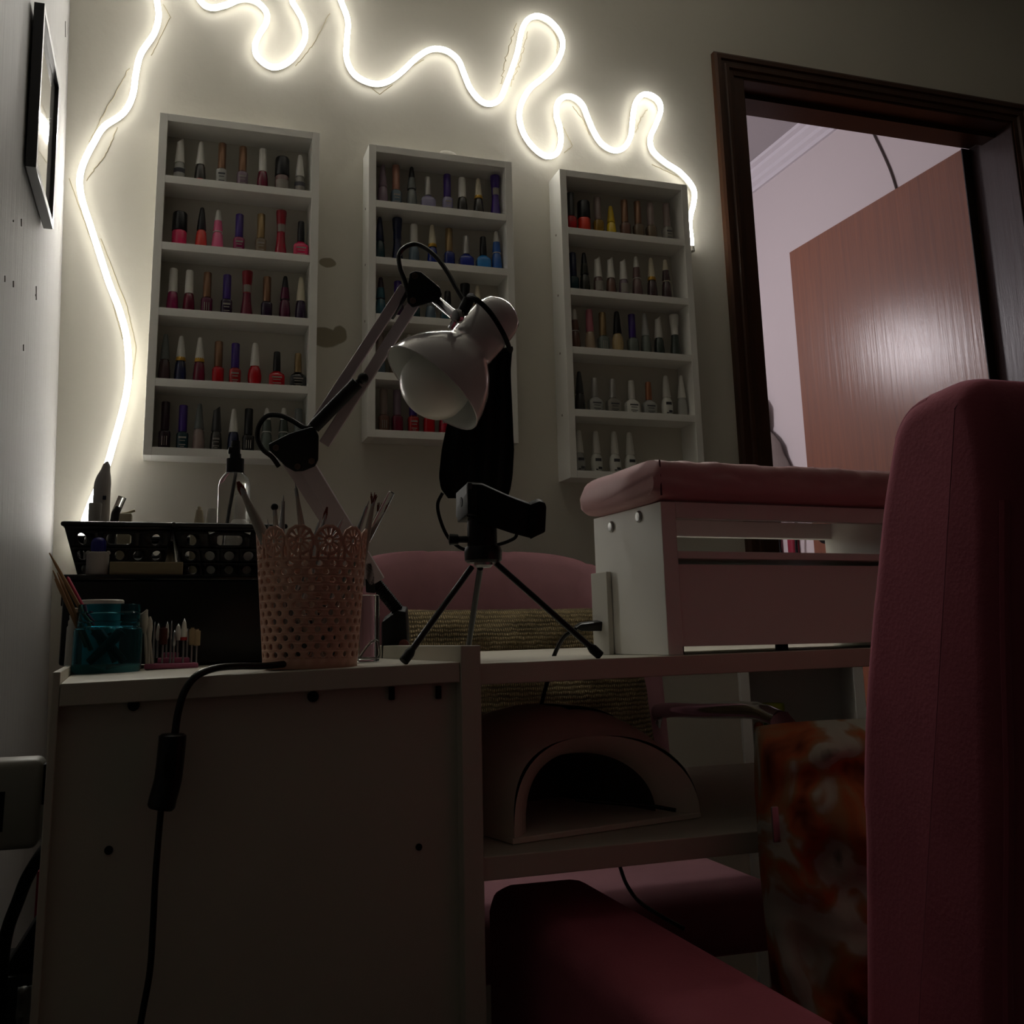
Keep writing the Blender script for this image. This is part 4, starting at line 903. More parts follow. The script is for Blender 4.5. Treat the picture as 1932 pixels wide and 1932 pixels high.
for (tp, bs, rr, kind, mm, lb, dy) in BRUSH:
    rr *= 1.25
    a = onY(*kb(*tp), YP + dy); b = onY(*kb(*bs), YP + dy)
    d_ = (b - a).normalized(); L = (pc.z + 0.004 - a.z) / d_.z
    e_ = a + d_ * L
    # keep the foot inside the pot
    v2 = V((e_.x - pc.x, e_.y - pc.y, 0))
    if v2.length > rb * 0.82: v2 *= rb * 0.82 / v2.length; e_ = V((pc.x + v2.x, pc.y + v2.y, pc.z + 0.004))
    t = thing('nail_brush', lb, 'brush', e_, 'nail brushes in the lace pot')
    lt = 0.012 if kind != 'cl' else 0
    s1 = a + (e_ - a).normalized() * lt
    if kind == 'cl':
        bm = nb(); tube(bm, [a, e_], rr * 0.8, 10); obj('rod', bm, mm, t)
    else:
        bm = nb(); tube(bm, [s1, s1.lerp(e_, 0.12), s1.lerp(e_, 0.3), s1.lerp(e_, 0.55), e_], [rr * 0.45, rr * 0.75, rr, rr * 0.95, rr * 0.55], 10); obj('handle', bm, mm, t)
        bm = nb(); tube(bm, [s1, s1.lerp(a, 0.55)], [rr * 0.5, rr * 0.42], 8); obj('ferrule', bm, STEEL, t)
        bt = BRISB if kind == 'bk' else (BRIS if kind in ('rb', 'fz') else STEEL)
        bm = nb()
        if kind == 'pt': tube(bm, [s1, a], [rr * 0.4, 0.0002], 8)
        elif kind == 'bk': ball(bm, s1.lerp(a, 0.6), 0.0030)
        elif kind == 'rb': tube(bm, [s1, s1.lerp(a, 0.5), a], [rr * 0.5, rr * 0.6, rr * 0.25], 8, sx=0.7)
        else:
            for k in range(14):
                an = random.uniform(-0.5, 0.5)
                tube(bm, [s1, s1 + (a - s1) * random.uniform(0.7, 1.05) + V((an * 0.008, random.uniform(-0.003, 0.003), 0))], [0.0009, 0.0003], 5)
        o = obj('bristles', bm, bt, t)

# ---------------------------------------------------------------- lamp cord with inline switch, over the desk front
t = thing('switch_lead', 'black power cord with inline switch hanging over desk front', 'cord', dk(-0.02, -0.012, 0.35))
cpx = [(560, 1250, 0.03), (500, 1256.5, 0.02), (450, 1257, 0.012), (405, 1261, 0.0), (370, 1276, -0.008), (348, 1305, -0.011), (336, 1345, -0.011), (330, 1385, -0.011)]
P_ = []
for x, y, v in cpx:
    u, z = dpx(x, y, v)
    if v > -0.001: z = max(z, zleft(u) + 0.0032)
    P_.append(dk(u, v, z))
bm = nb(); tube(bm, spline(P_, 6), 0.0027, 10); obj('cord', bm, BLACKG, t)
P2 = [dk(*((lambda q: (q[0], -0.011, q[1]))(dpx(x, y, -0.011)))) for x, y in ((304, 1525), (299, 1580), (293, 1660), (289, 1740), (283, 1830), (270, 1905), (255, 1990), (240, 2100))]
bm = nb(); tube(bm, spline(P2, 6), 0.0023, 10); obj('cord', bm, BLACKG, t)
sw = [dk(*((lambda q: (q[0], -0.012, q[1]))(dpx(x, y, -0.012)))) for x, y in ((326, 1384), (325, 1400), (322, 1430), (317, 1470), (308, 1505), (303, 1527))]
bm = nb(); tube(bm, spline(sw, 4), [0.0075] + [0.0094] * 19 + [0.0080], 16, sx=1.0, up=DY); s_ = obj('switch_body', bm, BLACKP, t)
bm = nb(); q = sw[2].lerp(sw[3], 0.3); box(bm, q + V((-0.004, -0.0105, -0.008)), q + V((0.004, -0.0088, 0.008)), 0.0008); obj('rocker', bm, BLACKM, s_)

# ---------------------------------------------------------------- articulated desk lamp
lb0 = on_desk(742, -0.90, 1245)
lamp = thing('desk_lamp', 'articulated desk lamp with lilac-white bell shade and black joints', 'lamp', lb0)
DLm = 1.035   # working depth of the arm plane
def L(x, y, d=DLm): return D(x, y, d)
def plate(name, poly, d, th, m, par=lamp):
    bm = nb(); prism(bm, [L(x, y, d - th / 2) for x, y in poly], _fw * th, 0.0012); return obj(name, bm, m, par)
# clamp bracket standing on the desk
zdesk = lb0.z
pl_ = [L(x, y) for x, y in ((722, 1170), (752, 1148), (767, 1150), (772, 1235), (722, 1240))]
off = min(p.z for p in pl_)
bm = nb(); 
for p in pl_: p.z += 0
pl_[3].z = zdesk; pl_[4].z = zdesk
prism(bm, [p - _fw * 0.012 for p in pl_], _fw * 0.03, 0.0015); brk = obj('clamp_bracket', bm, BLACKM, lamp)
q = L(762, 1216, DLm - 0.013)
bm = nb(); lathe(bm, [(0.0052, -0.001), (0.0052, 0.0012), (0.0035, 0.0014), (0.0035, 0.0008), (0, 0.0008)], q, -_fw, 14); obj('screw', bm, mat('rusty_screw', '7a4a48', rough=0.5, metal=0.5), brk)
# spring
bm = nb(); a, b = L(708, 1098), L(752, 1152); n = 90; ax_ = (b - a).normalized(); fa, fb_, _ = frame_of(ax_)
tube(bm, [a + (b - a) * (i / n) + fa * (0.0062 * math.cos(i * 2 * math.pi / 5)) + fb_ * (0.0062 * math.sin(i * 2 * math.pi / 5)) for i in range(n + 1)], 0.0011, 6); obj('spring', bm, BLACKM, lamp)
plate('lower_joint', [(688, 1062), (702, 1060), (706, 1085), (708, 1120), (690, 1118)], DLm, 0.02, BLACKM)
def bar(name, a, b, w, th, m=LAMPARM, da=DLm, db=DLm):
    A_, B_ = L(*a, da), L(*b, db); ax = (B_ - A_).normalized(); s = ax.cross(_fw).normalized()
    bm = nb(); c8 = []
    for P in (A_, B_):
        c8 += [P - s * w - _fw * th, P + s * w - _fw * th, P + s * w + _fw * th, P - s * w + _fw * th]
    hexa(bm, c8, 0.0008); return obj(name, bm, m, lamp, 0)
bar('arm_bar', (545, 866), (697, 1100), 0.0078, 0.004, da=DLm + 0.004, db=DLm + 0.004)
bar('arm_bar', (570, 862), (712, 1098), 0.0082, 0.004, da=DLm - 0.006, db=DLm - 0.006)
# elbow plates
el = [(506, 838), (545, 818), (585, 806), (594, 806), (601, 822), (600, 868), (594, 880), (572, 889), (556, 890), (538, 880), (508, 850)]
ep = plate('elbow_plate', el, DLm - 0.011, 0.003, BLACKM); plate('elbow_plate', el, DLm + 0.011, 0.003, BLACKM)
plate('elbow_core', [(520, 842), (590, 815), (592, 870), (560, 882)], DLm, 0.018, BLACKM)
HEXB = mat('dull_brown_bolt', '5a4a42', rough=0.5, metal=0.6)
for x, y in ((521, 845), (562, 880), (588, 870)):
    bm = nb(); lathe(bm, [(0.0034, 0), (0.0034, 0.002), (0.002, 0.0022), (0.002, 0.0012), (0, 0.0012)], L(x, y, DLm - 0.0128), -_fw, 6); obj('bolt', bm, HEXB, ep, 0)
# upper arm: two bars and gas strut
bar('arm_bar', (585, 815), (764, 542), 0.0054, 0.004, da=DLm + 0.006, db=DLm + 0.002)
bar('arm_bar', (612, 838), (783, 570), 0.0057, 0.004, da=DLm - 0.004, db=DLm - 0.006)
bm = nb(); tube(bm, [L(592, 806, DLm - 0.016), L(674, 722, DLm - 0.016)], 0.0068, 12); obj('strut', bm, BLACKM, lamp)
bm = nb(); tube(bm, [L(674, 722, DLm - 0.016), L(682, 715, DLm - 0.016)], 0.0030, 10); ball(bm, L(685, 714, DLm - 0.016), 0.0058); obj('strut_knob', bm, BLACKP, lamp)
# head joint
hj = [(773, 515), (784, 511), (795, 513), (830, 542), (834, 556), (828, 566), (800, 574), (778, 580), (768, 570), (768, 545)]
hp = plate('head_plate', hj, DLm - 0.011, 0.003, BLACKM); plate('head_plate', hj, DLm + 0.009, 0.003, BLACKM)
plate('head_core', [(780, 525), (815, 550), (785, 570)], DLm, 0.018, BLACKM)
for x, y in ((783, 521), (779, 567)):
    bm = nb(); lathe(bm, [(0.0034, 0), (0.0034, 0.002), (0.002, 0.0022), (0.002, 0.0012), (0, 0.0012)], L(x, y, DLm - 0.0128), -_fw, 6); obj('bolt', bm, HEXB, hp, 0)
# shade
DS = 1.0
OC = D(815, 733, DS)
ax2 = (_rt * (118) + _up * (135)).normalized()          # in-image direction from opening to the back of the shade
AX = (ax2 * math.cos(rad(20)) + _fw * math.sin(rad(20))).normalized()
so = [(0.0575, 0.0), (0.0570, 0.004), (0.0545, 0.014), (0.0490, 0.028), (0.0400, 0.042), (0.0315, 0.051), (0.0272, 0.056), (0.0262, 0.060), (0.0258, 0.098), (0.0252, 0.104), (0.0225, 0.113), (0.0150, 0.120), (0.006, 0.1225), (0, 0.1228)]
bm = nb(); lathe(bm, so, OC, AX, 40); bmesh.ops.delete(bm, geom=[f for f in bm.faces if len(f.verts) > 8], context='FACES_ONLY'); sh = obj('shade', bm, LAMPW, lamp, 60)
bm = nb(); lathe(bm, [(0.0575, 0.0), (0.0560, 0.0002), (0.0555, 0.004), (0.0530, 0.014), (0.0475, 0.028), (0.0385, 0.042), (0.0300, 0.051), (0.0255, 0.056), (0.0, 0.0562)], OC, AX, 40); bmesh.ops.delete(bm, geom=[f for f in bm.faces if len(f.verts) > 8], context='FACES_ONLY'); obj('reflector', bm, LAMPIN, sh, 60)
bm = nb(); bmesh_p = [OC + AX * 0.0 + (frame_of(AX)[0] * math.cos(2 * math.pi * k / 40) + frame_of(AX)[1] * math.sin(2 * math.pi * k / 40)) * 0.0570 for k in range(41)]
tube(bm, bmesh_p, 0.0009, 8, cap=False); obj('shade_rim', bm, LAMPW, sh)
bm = nb(); bp_ = [(0.0, -0.028)]
for k in range(1, 9):
    an = k / 8 * math.pi / 2; bp_.append((0.0355 * math.sin(an), -0.030 * math.cos(an) + 0.002))
bp_ += [(0.0355, 0.010), (0.0335, 0.020), (0.028, 0.034), (0.020, 0.048), (0.016, 0.056)]
lathe(bm, bp_, OC, AX, 32); obj('bulb', bm, BULB, lamp, 60)
bm = nb(); tube(bm, [L(822, 566, DLm), L(858, 596, DS + 0.004)], 0.0052, 12); obj('neck_rod', bm, CHROME, lamp)
bm = nb(); q = D(864, 597, DS - 0.012); lathe(bm, [(0.0065, -0.006), (0.0065, 0.006), (0.004, 0.008), (0, 0.008)], q, -_fw, 16); tube(bm, [D(850, 620, DS - 0.004), D(862, 598, DS - 0.008), D(884, 572, DS)], 0.0030, 8); obj('swivel', bm, CHROME, lamp)
bm = nb(); tube(bm, spline([L(772, 560, DLm - 0.004), L(764, 530, DLm - 0.004), L(755, 505, DLm - 0.003), L(753, 480, DLm), L(768, 464, DLm), L(790, 462, DLm), L(818, 480, DLm - 0.01), L(842, 510, DLm - 0.02), L(860, 542, DLm - 0.03), L(878, 572, DS - 0.004)], 6), 0.0024, 8); obj('cable', bm, BLACKG, lamp)
bm = nb(); tube(bm, spline([L(772, 545, DLm - 0.002), L(757, 572, DLm), L(740, 600, DLm + 0.012)], 6), 0.0022, 8); obj('cable', bm, BLACKG, lamp)
bm = nb(); tube(bm, spline([L(600, 795, DLm), L(588, 806, DLm), L(572, 806, DLm), L(552, 794, DLm), L(528, 784, DLm), L(504, 785, DLm), L(489, 803, DLm), L(486, 826, DLm), L(496, 848, DLm), L(513, 862, DLm + 0.004), L(526, 880, DLm + 0.008)], 6), 0.0026, 8); obj('cable', bm, BLACKG, lamp)
bm = nb(); tube(bm, [D(872, 590, DS - 0.012), D(884, 566, DS - 0.006)], 0.0058, 10); obj('cable_gland', bm, BLACKM, lamp)

# ---------------------------------------------------------------- black face mask hanging on the lamp neck
DM = 1.062
outl = [(905, 664), (966, 656), (963, 700), (966, 760), (970, 850), (967, 900), (960, 936), (935, 944), (862, 938), (840, 930), (832, 922), (828, 898), (832, 858), (842, 805), (862, 740), (884, 690)]
mk = thing('face_mask', 'black pleated face mask hanging by its loop behind the lamp shade', 'mask', D(900, 940, DM))
rowsy = [(656, 905, 966), (700, 880, 963), (760, 856, 966), (805, 842, 968), (850, 833, 970), (898, 828, 967), (922, 832, 963), (940, 846, 957)]
def mrow(v):
    t_ = v * (len(rowsy) - 1); k = min(int(t_), len(rowsy) - 2); f_ = t_ - k
    return [rowsy[k][j] + (rowsy[k + 1][j] - rowsy[k][j]) * f_ for j in range(3)]
def mf(u, v):
    y, xl, xr = mrow(v)
    pl = 0.0045 * (abs(((u * 5.0) % 1.0) - 0.5) * 2 - 0.5)
    return D(xl + (xr - xl) * u, y, DM - pl - 0.012 * math.sin(math.pi * u) * math.sin(math.pi * min(1, v * 1.1)))
bm = nb(); grid(bm, mf, 51, 24); solid(obj('pleated_panel', bm, FABRIC, mk, 25), 0.0012)
bm = nb(); tube(bm, [D(906, 668, DM - 0.001), D(940, 662, DM - 0.004), D(967, 657, DM - 0.001)], 0.0022, 8); obj('hem', bm, FABRIC, mk)
bm = nb(); tube(bm, spline([D(963, 662, DM - 0.006), D(950, 630, DS - 0.026), D(925, 590, DS - 0.030), D(900, 566, DS - 0.027), D(885, 561, DS - 0.008), D(893, 560, DS + 0.03), D(915, 600, DM), D(935, 664, DM + 0.004)], 6), 0.0026, 8); obj('ear_loop', bm, FABRIC, mk)
bm = nb(); tube(bm, spline([D(835, 930, DM), D(826, 950, DM), D(829, 975, DM), D(842, 1008, DM), D(860, 1028, DM), D(885, 1038, DM), D(930, 1030, DM), D(962, 1020, DM), D(975, 1008, DM), D(973, 975, DM), D(957, 938, DM)], 6), 0.0019, 8); obj('ear_loop', bm, FABRIC, mk)

# ---------------------------------------------------------------- tripod with phone clamp
DT = 0.852
apex = D(912, 1066, DT)
u_, z_ = dpx(757, 1255, 0.012); F1 = dk(u_, 0.012, zleft(u_))
u_, z_ = dpx(1138, 1240, 0.014); F2 = dk(u_, 0.014, zright(u_))
F3 = D(880, 1230, 0.96); u3 = (F3 - DO).dot(DX); F3.z = zright(u3)
tri = thing('mini_tripod', 'small black tripod with phone clamp on the desk', 'tripod', (apex.x, apex.y, min(F1.z, F2.z)))
for (hx, hy, Ft) in ((890, 1070, F1), (935, 1062, F2), (906, 1072, F3)):
    h_ = D(hx, hy, DT); d_ = (Ft - h_).normalized()
    bm = nb(); tube(bm, [h_, Ft - d_ * 0.014], 0.0026, 10); lg = obj('leg', bm, BLACKP, tri)
    bm = nb(); tube(bm, [Ft - d_ * 0.016, Ft - d_ * 0.012, Ft + d_ * -0.0032], [0.0028, 0.0042, 0.0040], 10); obj('rubber_foot', bm, BLACKM, lg)
bm = nb(); b0 = D(912, 1062, DT); lathe(bm, [(0.0135, 0), (0.0158, 0.002), (0.0162, 0.010), (0.0150, 0.0135), (0.0125, 0.0138)], b0, (0, 0, 1), 20); obj('leg_collar', bm, BLACKP, tri)
bm = nb(); lathe(bm, [(0.006, -0.004), (0.008, -0.002), (0.008, 0.002)], b0, (0, 0, 1), 16); obj('centre_screw', bm, STEEL, tri)
bm = nb(); b1 = D(910, 1034, DT); lathe(bm, [(0.0122, 0), (0.0128, 0.002), (0.0128, 0.020), (0.0120, 0.026), (0.008, 0.028)], b1, (0, 0, 1), 20); obj('ball_head', bm, BLACKM, tri)
bm = nb(); lathe(bm, [(0.003, 0), (0.003, 0.008), (0.0045, 0.009), (0.005, 0.016), (0.002, 0.017)], D(884, 1018, DT), -_rt, 12); obj('locking_knob', bm, BLACKP, tri)
# clamp: grey-faced end block, sloping body, jaw
def slab(name, poly, d0, th, m, par, bev=0.0012):
    bm = nb(); prism(bm, [D(x, y, d0) for x, y in poly], _fw * th, bev); return obj(name, bm, m, par)
cl = slab('clamp_body', [(880, 912), (910, 914), (958, 936), (1002, 952), (1002, 1016), (965, 1006), (905, 986), (880, 975)], DT - 0.012, 0.024, BLACKM, tri)
slab('clamp_jaw', [(1000, 952), (1018, 945), (1028, 948), (1031, 956), (1029, 1004), (1000, 1018)], DT - 0.016, 0.032, BLACKM, tri)
bm = nb()
e1, e2 = D(882, 910, DT - 0.013), D(860, 930, DT + 0.028)
lo1, lo2 = D(882, 970, DT - 0.013), D(860, 978, DT + 0.028)
th_ = _rt * 0.004
hexa(bm, [lo1, lo1 + th_, lo2 + th_, lo2, e1, e1 + th_, e2 + th_, e2], 0.0008); eb = obj('clamp_end_plate', bm, mat('dark_grey_plastic', '3c3f44', rough=0.5), tri, 0)
nrm = (e2 - e1).cross(lo1 - e1).normalized()
if nrm.dot(CAM - e1) < 0: nrm = -nrm
bm = nb(); q = (e1 + e2 + lo1 + lo2) / 4; lathe(bm, [(0.0042, -0.0005), (0.0042, 0.0006)], q, nrm, 16); obj('hole', bm, BLACKM, eb)
bm = nb(); q = (e1 + e2 + lo1 + lo2) / 4 + _rt * 0.010
prism(bm, [D(862, 930, DT + 0.026), D(882, 911, DT - 0.012), D(900, 914, DT - 0.012), D(900, 930, DT + 0.026)], V((0, 0, -0.026)), 0.001); obj('clamp_block', bm, BLACKM, tri)

# ---------------------------------------------------------------- clear acrylic case between pot and lamp
c0 = on_desk(700, -0.99, 1246)
t = thing('clear_case', 'clear plastic case standing between lace pot and lamp base', 'case', c0)
ax0, ax1 = onY(676, 1200, -0.99).x, onY(717, 1200, -0.99).x; zt_ = onY(700, 1122, -0.99).z
bm = nb(); box(bm, (ax0, -0.99, c0.z), (ax1, -0.955, zt_), 0.002); obj('case_body', bm, CLEARB, t)
bm = nb(); q0, q1, q2, q3 = [onY(x, y, -0.992) for x, y in ((677, 1242), (694, 1218), (708, 1208), (714, 1215))]
tube(bm, spline([q0, q1, q2, q3, onY(714, 1240, -0.992), onY(694, 1242, -0.992), q0], 5), 0.0011, 8, cap=False); obj('hinge_loop', bm, CLEAR, t)
# charging cable plug left of the armrest stand
# ---------------------------------------------------------------- hand-rest stand with pink pad
VS = 0.012
uS, zS1 = dpx(1243, 945, VS); uSb, zSb = dpx(1265, 1237, VS); uS = (uS + uSb) / 2
zb_ = zright(uS); WS = 0.30; DPT = 0.135
_, ztop = dpx(1245, 946, VS)
st = thing('hand_rest_stand', 'white wooden hand-rest stand with drawer and pink padded top', 'hand rest', dk(uS + WS / 2, VS + DPT / 2, zb_))
zr = lambda u: zright(u)
def sbox(name, u0, u1, v0, v1, z0, z1, m=MDF, par=st, bev=0.0006):
    bm = nb(); dbox(bm, u0, u1, VS + v0, VS + v1, z0, z1, bev); return obj(name, bm, m, par, 0)
th = 0.0150
sL = sbox('side_panel', uS, uS + th, 0, DPT, zright(uS + th) + 0.0001, ztop); sbox('side_panel', uS + WS - th, uS + WS, 0, DPT, zright(uS + WS) + 0.0001, ztop)
zz = lambda x, y, v=0.0: dpx(x, y, VS + v)[1]
zr1 = zz(1330, 978); sbox('top_rail', uS + th, uS + WS - th, 0, 0.012, zr1, ztop)
zr1b = zz(1330, 1015, DPT); sbox('rear_rail', uS + th, uS + WS - th, DPT - 0.012, DPT, zr1b, ztop)
zs0, zs1 = zz(1330, 1054), zz(1330, 1040)
sbox('drawer_shelf', uS + th, uS + WS - th, 0, DPT, zs0, zs1)
dz1, dz0 = zz(1330, 1064), zz(1330, 1219)
dr = sbox('drawer_front', uS + th + 0.001, uS + WS - th - 0.001, 0.004, 0.018, dz0, dz1)
sbox('drawer_box', uS + th + 0.004, uS + WS - th - 0.004, 0.018, DPT - 0.004, dz0 + 0.004, dz1 - 0.006)
for u in (uS + th + 0.012, uS + WS / 2 - 0.01, uS + WS - th - 0.012):
    bm = nb(); p = dk(u, VS + 0.03, zright(u) + 0.0001); lathe(bm, [(0.006, 0), (0.006, dz0 + 0.005 - p.z)], p, (0, 0, 1), 14); obj('foot', bm, BLACKM, st)
for (x, y) in ((1206, 975), (1154, 994)):
    # button screws on the lit left side
    d = ray(x, y); P0 = dk(uS, 0, 0); k = (P0 - CAM).dot(DX) / d.dot(DX); p = CAM + d * k
    bm = nb(); lathe(bm, [(0.0056, 0), (0.0056, 0.0008), (0.0042, 0.0022), (0, 0.0026)], p, -DX, 16); obj('button_screw', bm, mat('nickel_button', '9a9a98', rough=0.3, metal=0.8), sL)
# padded top
bm = nb()
pu0, pu1, pv0, pv1 = uS - 0.010, uS + WS + 0.010, VS - 0.010, VS + DPT + 0.012
zp1 = dpx(1400, 871, VS)[1]; zp0 = ztop + 0.0002
def pad(u, v):
    # rounded-box section swept round: u around the section in the v-z plane, v along u axis
    a = u * 2 * math.pi; n_ = 5.0
    c_, s__ = math.cos(a), math.sin(a); q_ = (abs(c_) ** n_ + abs(s__) ** n_) ** (-1 / n_)
    e_ = abs(v * 2 - 1); sh_ = max(0.0, 1 - max(0, (e_ - 0.93) / 0.07) ** 2.2) ** 0.5
    sh_ = 0.55 + 0.45 * sh_
    uu = pu0 + (pu1 - pu0) * v
    wr_ = 0.0016 * noise.noise(V((uu * 45, a * 1.6, 2.0))) + 0.0010 * noise.noise(V((uu * 110, a * 3.0, 5.0)))
    hv, hz = (pv1 - pv0) / 2 + wr_, (zp1 - zp0) / 2 
    zc_ = (zp0 + zp1) / 2
    return dk(uu, (pv0 + pv1) / 2 + hv * q_ * c_ * (0.9 + 0.1 * sh_), zc_ + hz * q_ * s__ * sh_ - (1 - sh_) * hz * 0.35 + (wr_ if s__ > 0 else 0))
g = grid(bm, pad, 48, 60, True)
bm.faces.new([g[i][0] for i in range(48)]); bm.faces.new([g[i][-1] for i in range(48)][::-1])
obj('pad', bm, PADV, st, 50)
bm = nb(); tube(bm, [dk(pu0 + 0.006, pv0 + 0.001, zp0 + 0.004 + (zp1 - zp0 - 0.008) * k / 6) for k in range(7)], 0.0008, 6); obj('pad_seam', bm, mat('dark_rose_seam', '5a2a38', rough=0.8), st)
# plug with cable beside the stand
t = thing('charger_plug', 'black charger plug with thin cable left of the hand rest', 'plug', dk(uS - 0.01, VS + 0.11, zright(uS)))
dpl = 0.985
bm = nb(); prism(bm, [D(x, y, dpl) for x, y in ((1084, 1186), (1096, 1178), (1137, 1173), (1139, 1191), (1098, 1191))], _fw * 0.012, 0.001); obj('plug_body', bm, BLACKP, t)
bm = nb(); tube(bm, spline([D(1088, 1186, dpl), D(1066, 1200, dpl), D(1052, 1222, dpl), D(1043, 1245, dpl), D(1036, 1275, dpl), D(1026, 1310, dpl), D(1018, 1345, dpl), D(1012, 1380, dpl)], 6), 0.0021, 8); obj('cable', bm, BLACKG, t)
bm = nb(); dbox(bm, uS - 0.006, uS - 0.0008, VS + 0.10, VS + 0.134, zright(uS) + 0.0001, dpx(1130, 1081, VS + 0.12)[1], 0.0005); bk_ = obj('card_pack', bm, mat('white_card', 'c9c7be', rough=0.7), smooth=0); tag(bk_, 'thin white card pack against the stand side', 'card')

# ---------------------------------------------------------------- UV nail lamp on the tray
w0 = D(978, 1588, 0.815); w1 = D(1335, 1535, 0.922)
ud = V((w1.x - w0.x, w1.y - w0.y, 0)); WUV = ud.length; ud.normalize(); vd = V((-ud.y, ud.x, 0))
um = (w0 + w1) / 2
zuv = ztray((um - DO).dot(DX)) + 0.0003
UVP = mat('ivory_lamp_plastic', 'e4dfd0', rough=0.38)
uv = thing('nail_lamp', 'ivory dome-shaped nail curing lamp on the desk tray', 'nail lamp', (um.x, um.y, zuv))
uvo = V((um.x, um.y, zuv)) + vd * 0.008
HUV = 0.098
def arch(a, v, sc_w, sc_h, n_=2.6):
    c_, s__ = math.cos(a), math.sin(a); q_ = (abs(c_) ** n_ + abs(s__) ** n_) ** (-1 / n_)
    return uvo + ud * (-c_ * q_ * WUV / 2 * sc_w) + vd * v + V((0, 0, s__ * q_ * HUV * sc_h + 0.004))
# outer shell: sections from front rim to the rounded back
secs = [(0.0, 0.985, 0.74), (0.010, 1.0, 0.80), (0.03, 1.0, 0.90), (0.06, 1.0, 0.98), (0.10, 0.98, 1.0), (0.14, 0.92, 0.94), (0.165, 0.80, 0.80), (0.18, 0.62, 0.58), (0.186, 0.3, 0.28)]
NA = 40
def slant(a): return 0.030 * math.sin(a) ** 2     # upper lip lies further back
bm = nb(); rings = []
for v, sw_, sh_ in secs:
    rings.append([bm.verts.new(arch(math.pi * k / (NA - 1), v + (slant(math.pi * k / (NA - 1)) * (1 - v / 0.19)), sw_, sh_)) for k in range(NA)])
for A_, B_ in zip(rings, rings[1:]):
    for k in range(NA - 1): bm.faces.new([A_[k], A_[k + 1], B_[k + 1], B_[k]])
bm.faces.new(rings[-1])
obj('shell', bm, UVP, uv, 60)
bm = nb()   # front lip between outer rim and opening, then the dark cavity
inn = [(0.0, 0.985, 0.74), (0.004, 0.90, 0.69), (0.018, 0.76, 0.60), (0.03, 0.72, 0.57)]
rings = []
for v, sw_, sh_ in inn:
    rings.append([bm.verts.new(arch(math.pi * k / (NA - 1), v + slant(math.pi * k / (NA - 1)) * (1 if v < 0.01 else 0.85), sw_, sh_, 2.3)) for k in range(NA)])
for A_, B_ in zip(rings, rings[1:]):
    for k in range(NA - 1): bm.faces.new([A_[k + 1], A_[k], B_[k], B_[k + 1]])
obj('front_lip', bm, UVP, uv, 60)
bm = nb(); inn2 = [(0.03, 0.72, 0.57), (0.12, 0.66, 0.56), (0.15, 0.5, 0.4)]; rings = []
for v, sw_, sh_ in inn2:
    rings.append([bm.verts.new(arch(math.pi * k / (NA - 1), v + slant(math.pi * k / (NA - 1)) * 0.85 * (1 if v < 0.05 else 0.3), sw_, sh_, 2.3)) for k in range(NA)])
for A_, B_ in zip(rings, rings[1:]):
    for k in range(NA - 1): bm.faces.new([A_[k + 1], A_[k], B_[k], B_[k + 1]])
bm.faces.new(rings[-1]); obj('cavity', bm, mat('dark_lamp_cavity', '4a463e', rough=0.5), uv, 60)
bm = nb(); prism(bm, [uvo + ud * a + vd * b + V((0, 0, -0.0)) for a, b in ((-WUV / 2, 0.0), (WUV / 2, 0.0), (WUV / 2 * 0.99, 0.12), (WUV * 0.34, 0.178), (-WUV * 0.34, 0.178), (-WUV / 2 * 0.99, 0.12))], (0, 0, 0.005), 0.001); obj('base_plate', bm, UVP, uv, 0)
# display
def on_shell(a, v):
    
    for (va, wa, ha), (vb, wb, hb) in zip(secs, secs[1:]):
        if va <= v <= vb:
            t_ = (v - va) / (vb - va); return arch(a, v + slant(a) * (1 - v / 0.19), wa + (wb - wa) * t_, ha + (hb - ha) * t_) + V((0, 0, 0.0008))
bm = nb(); grid(bm, lambda u, v: on_shell(math.pi * (0.50 + 0.145 * u + 0.03 * v), 0.050 + 0.035 * (1 - v)), 8, 5); solid(obj('display', bm, mat('dark_display_glass', '08090c', rough=0.12), uv, 40), 0.0008)
# power lead of the nail lamp falling behind the tray onto the chair
t = thing('lamp_lead', 'thin black lead hanging from tray over pink chair seat', 'cord', D(1172, 1640, 1.2))
bm = nb(); tube(bm, spline([D(1160, 1600, 1.22), D(1172, 1642, 1.22), D(1184, 1672, 1.2), D(1205, 1700, 1.18), D(1240, 1724, 1.15), D(1290, 1752, 1.12)], 6), 0.0024, 8); obj('cable', bm, BLACKG, t)
bm = nb(); pL = [D(1085, 1485, 0.93), D(1130, 1487, 0.93), D(1180, 1492, 0.93), D(1230, 1508, 0.93), D(1275, 1530, 0.92)]
# lead lying inside the lamp opening
zl_ = zuv + 0.0085
tube(bm, spline([V((p.x, p.y, zl_ + 0.01 * (1 - i / 4))) for i, p in enumerate(pL)], 5), 0.0018, 8); obj('inner_lead', bm, BLACKG, uv)

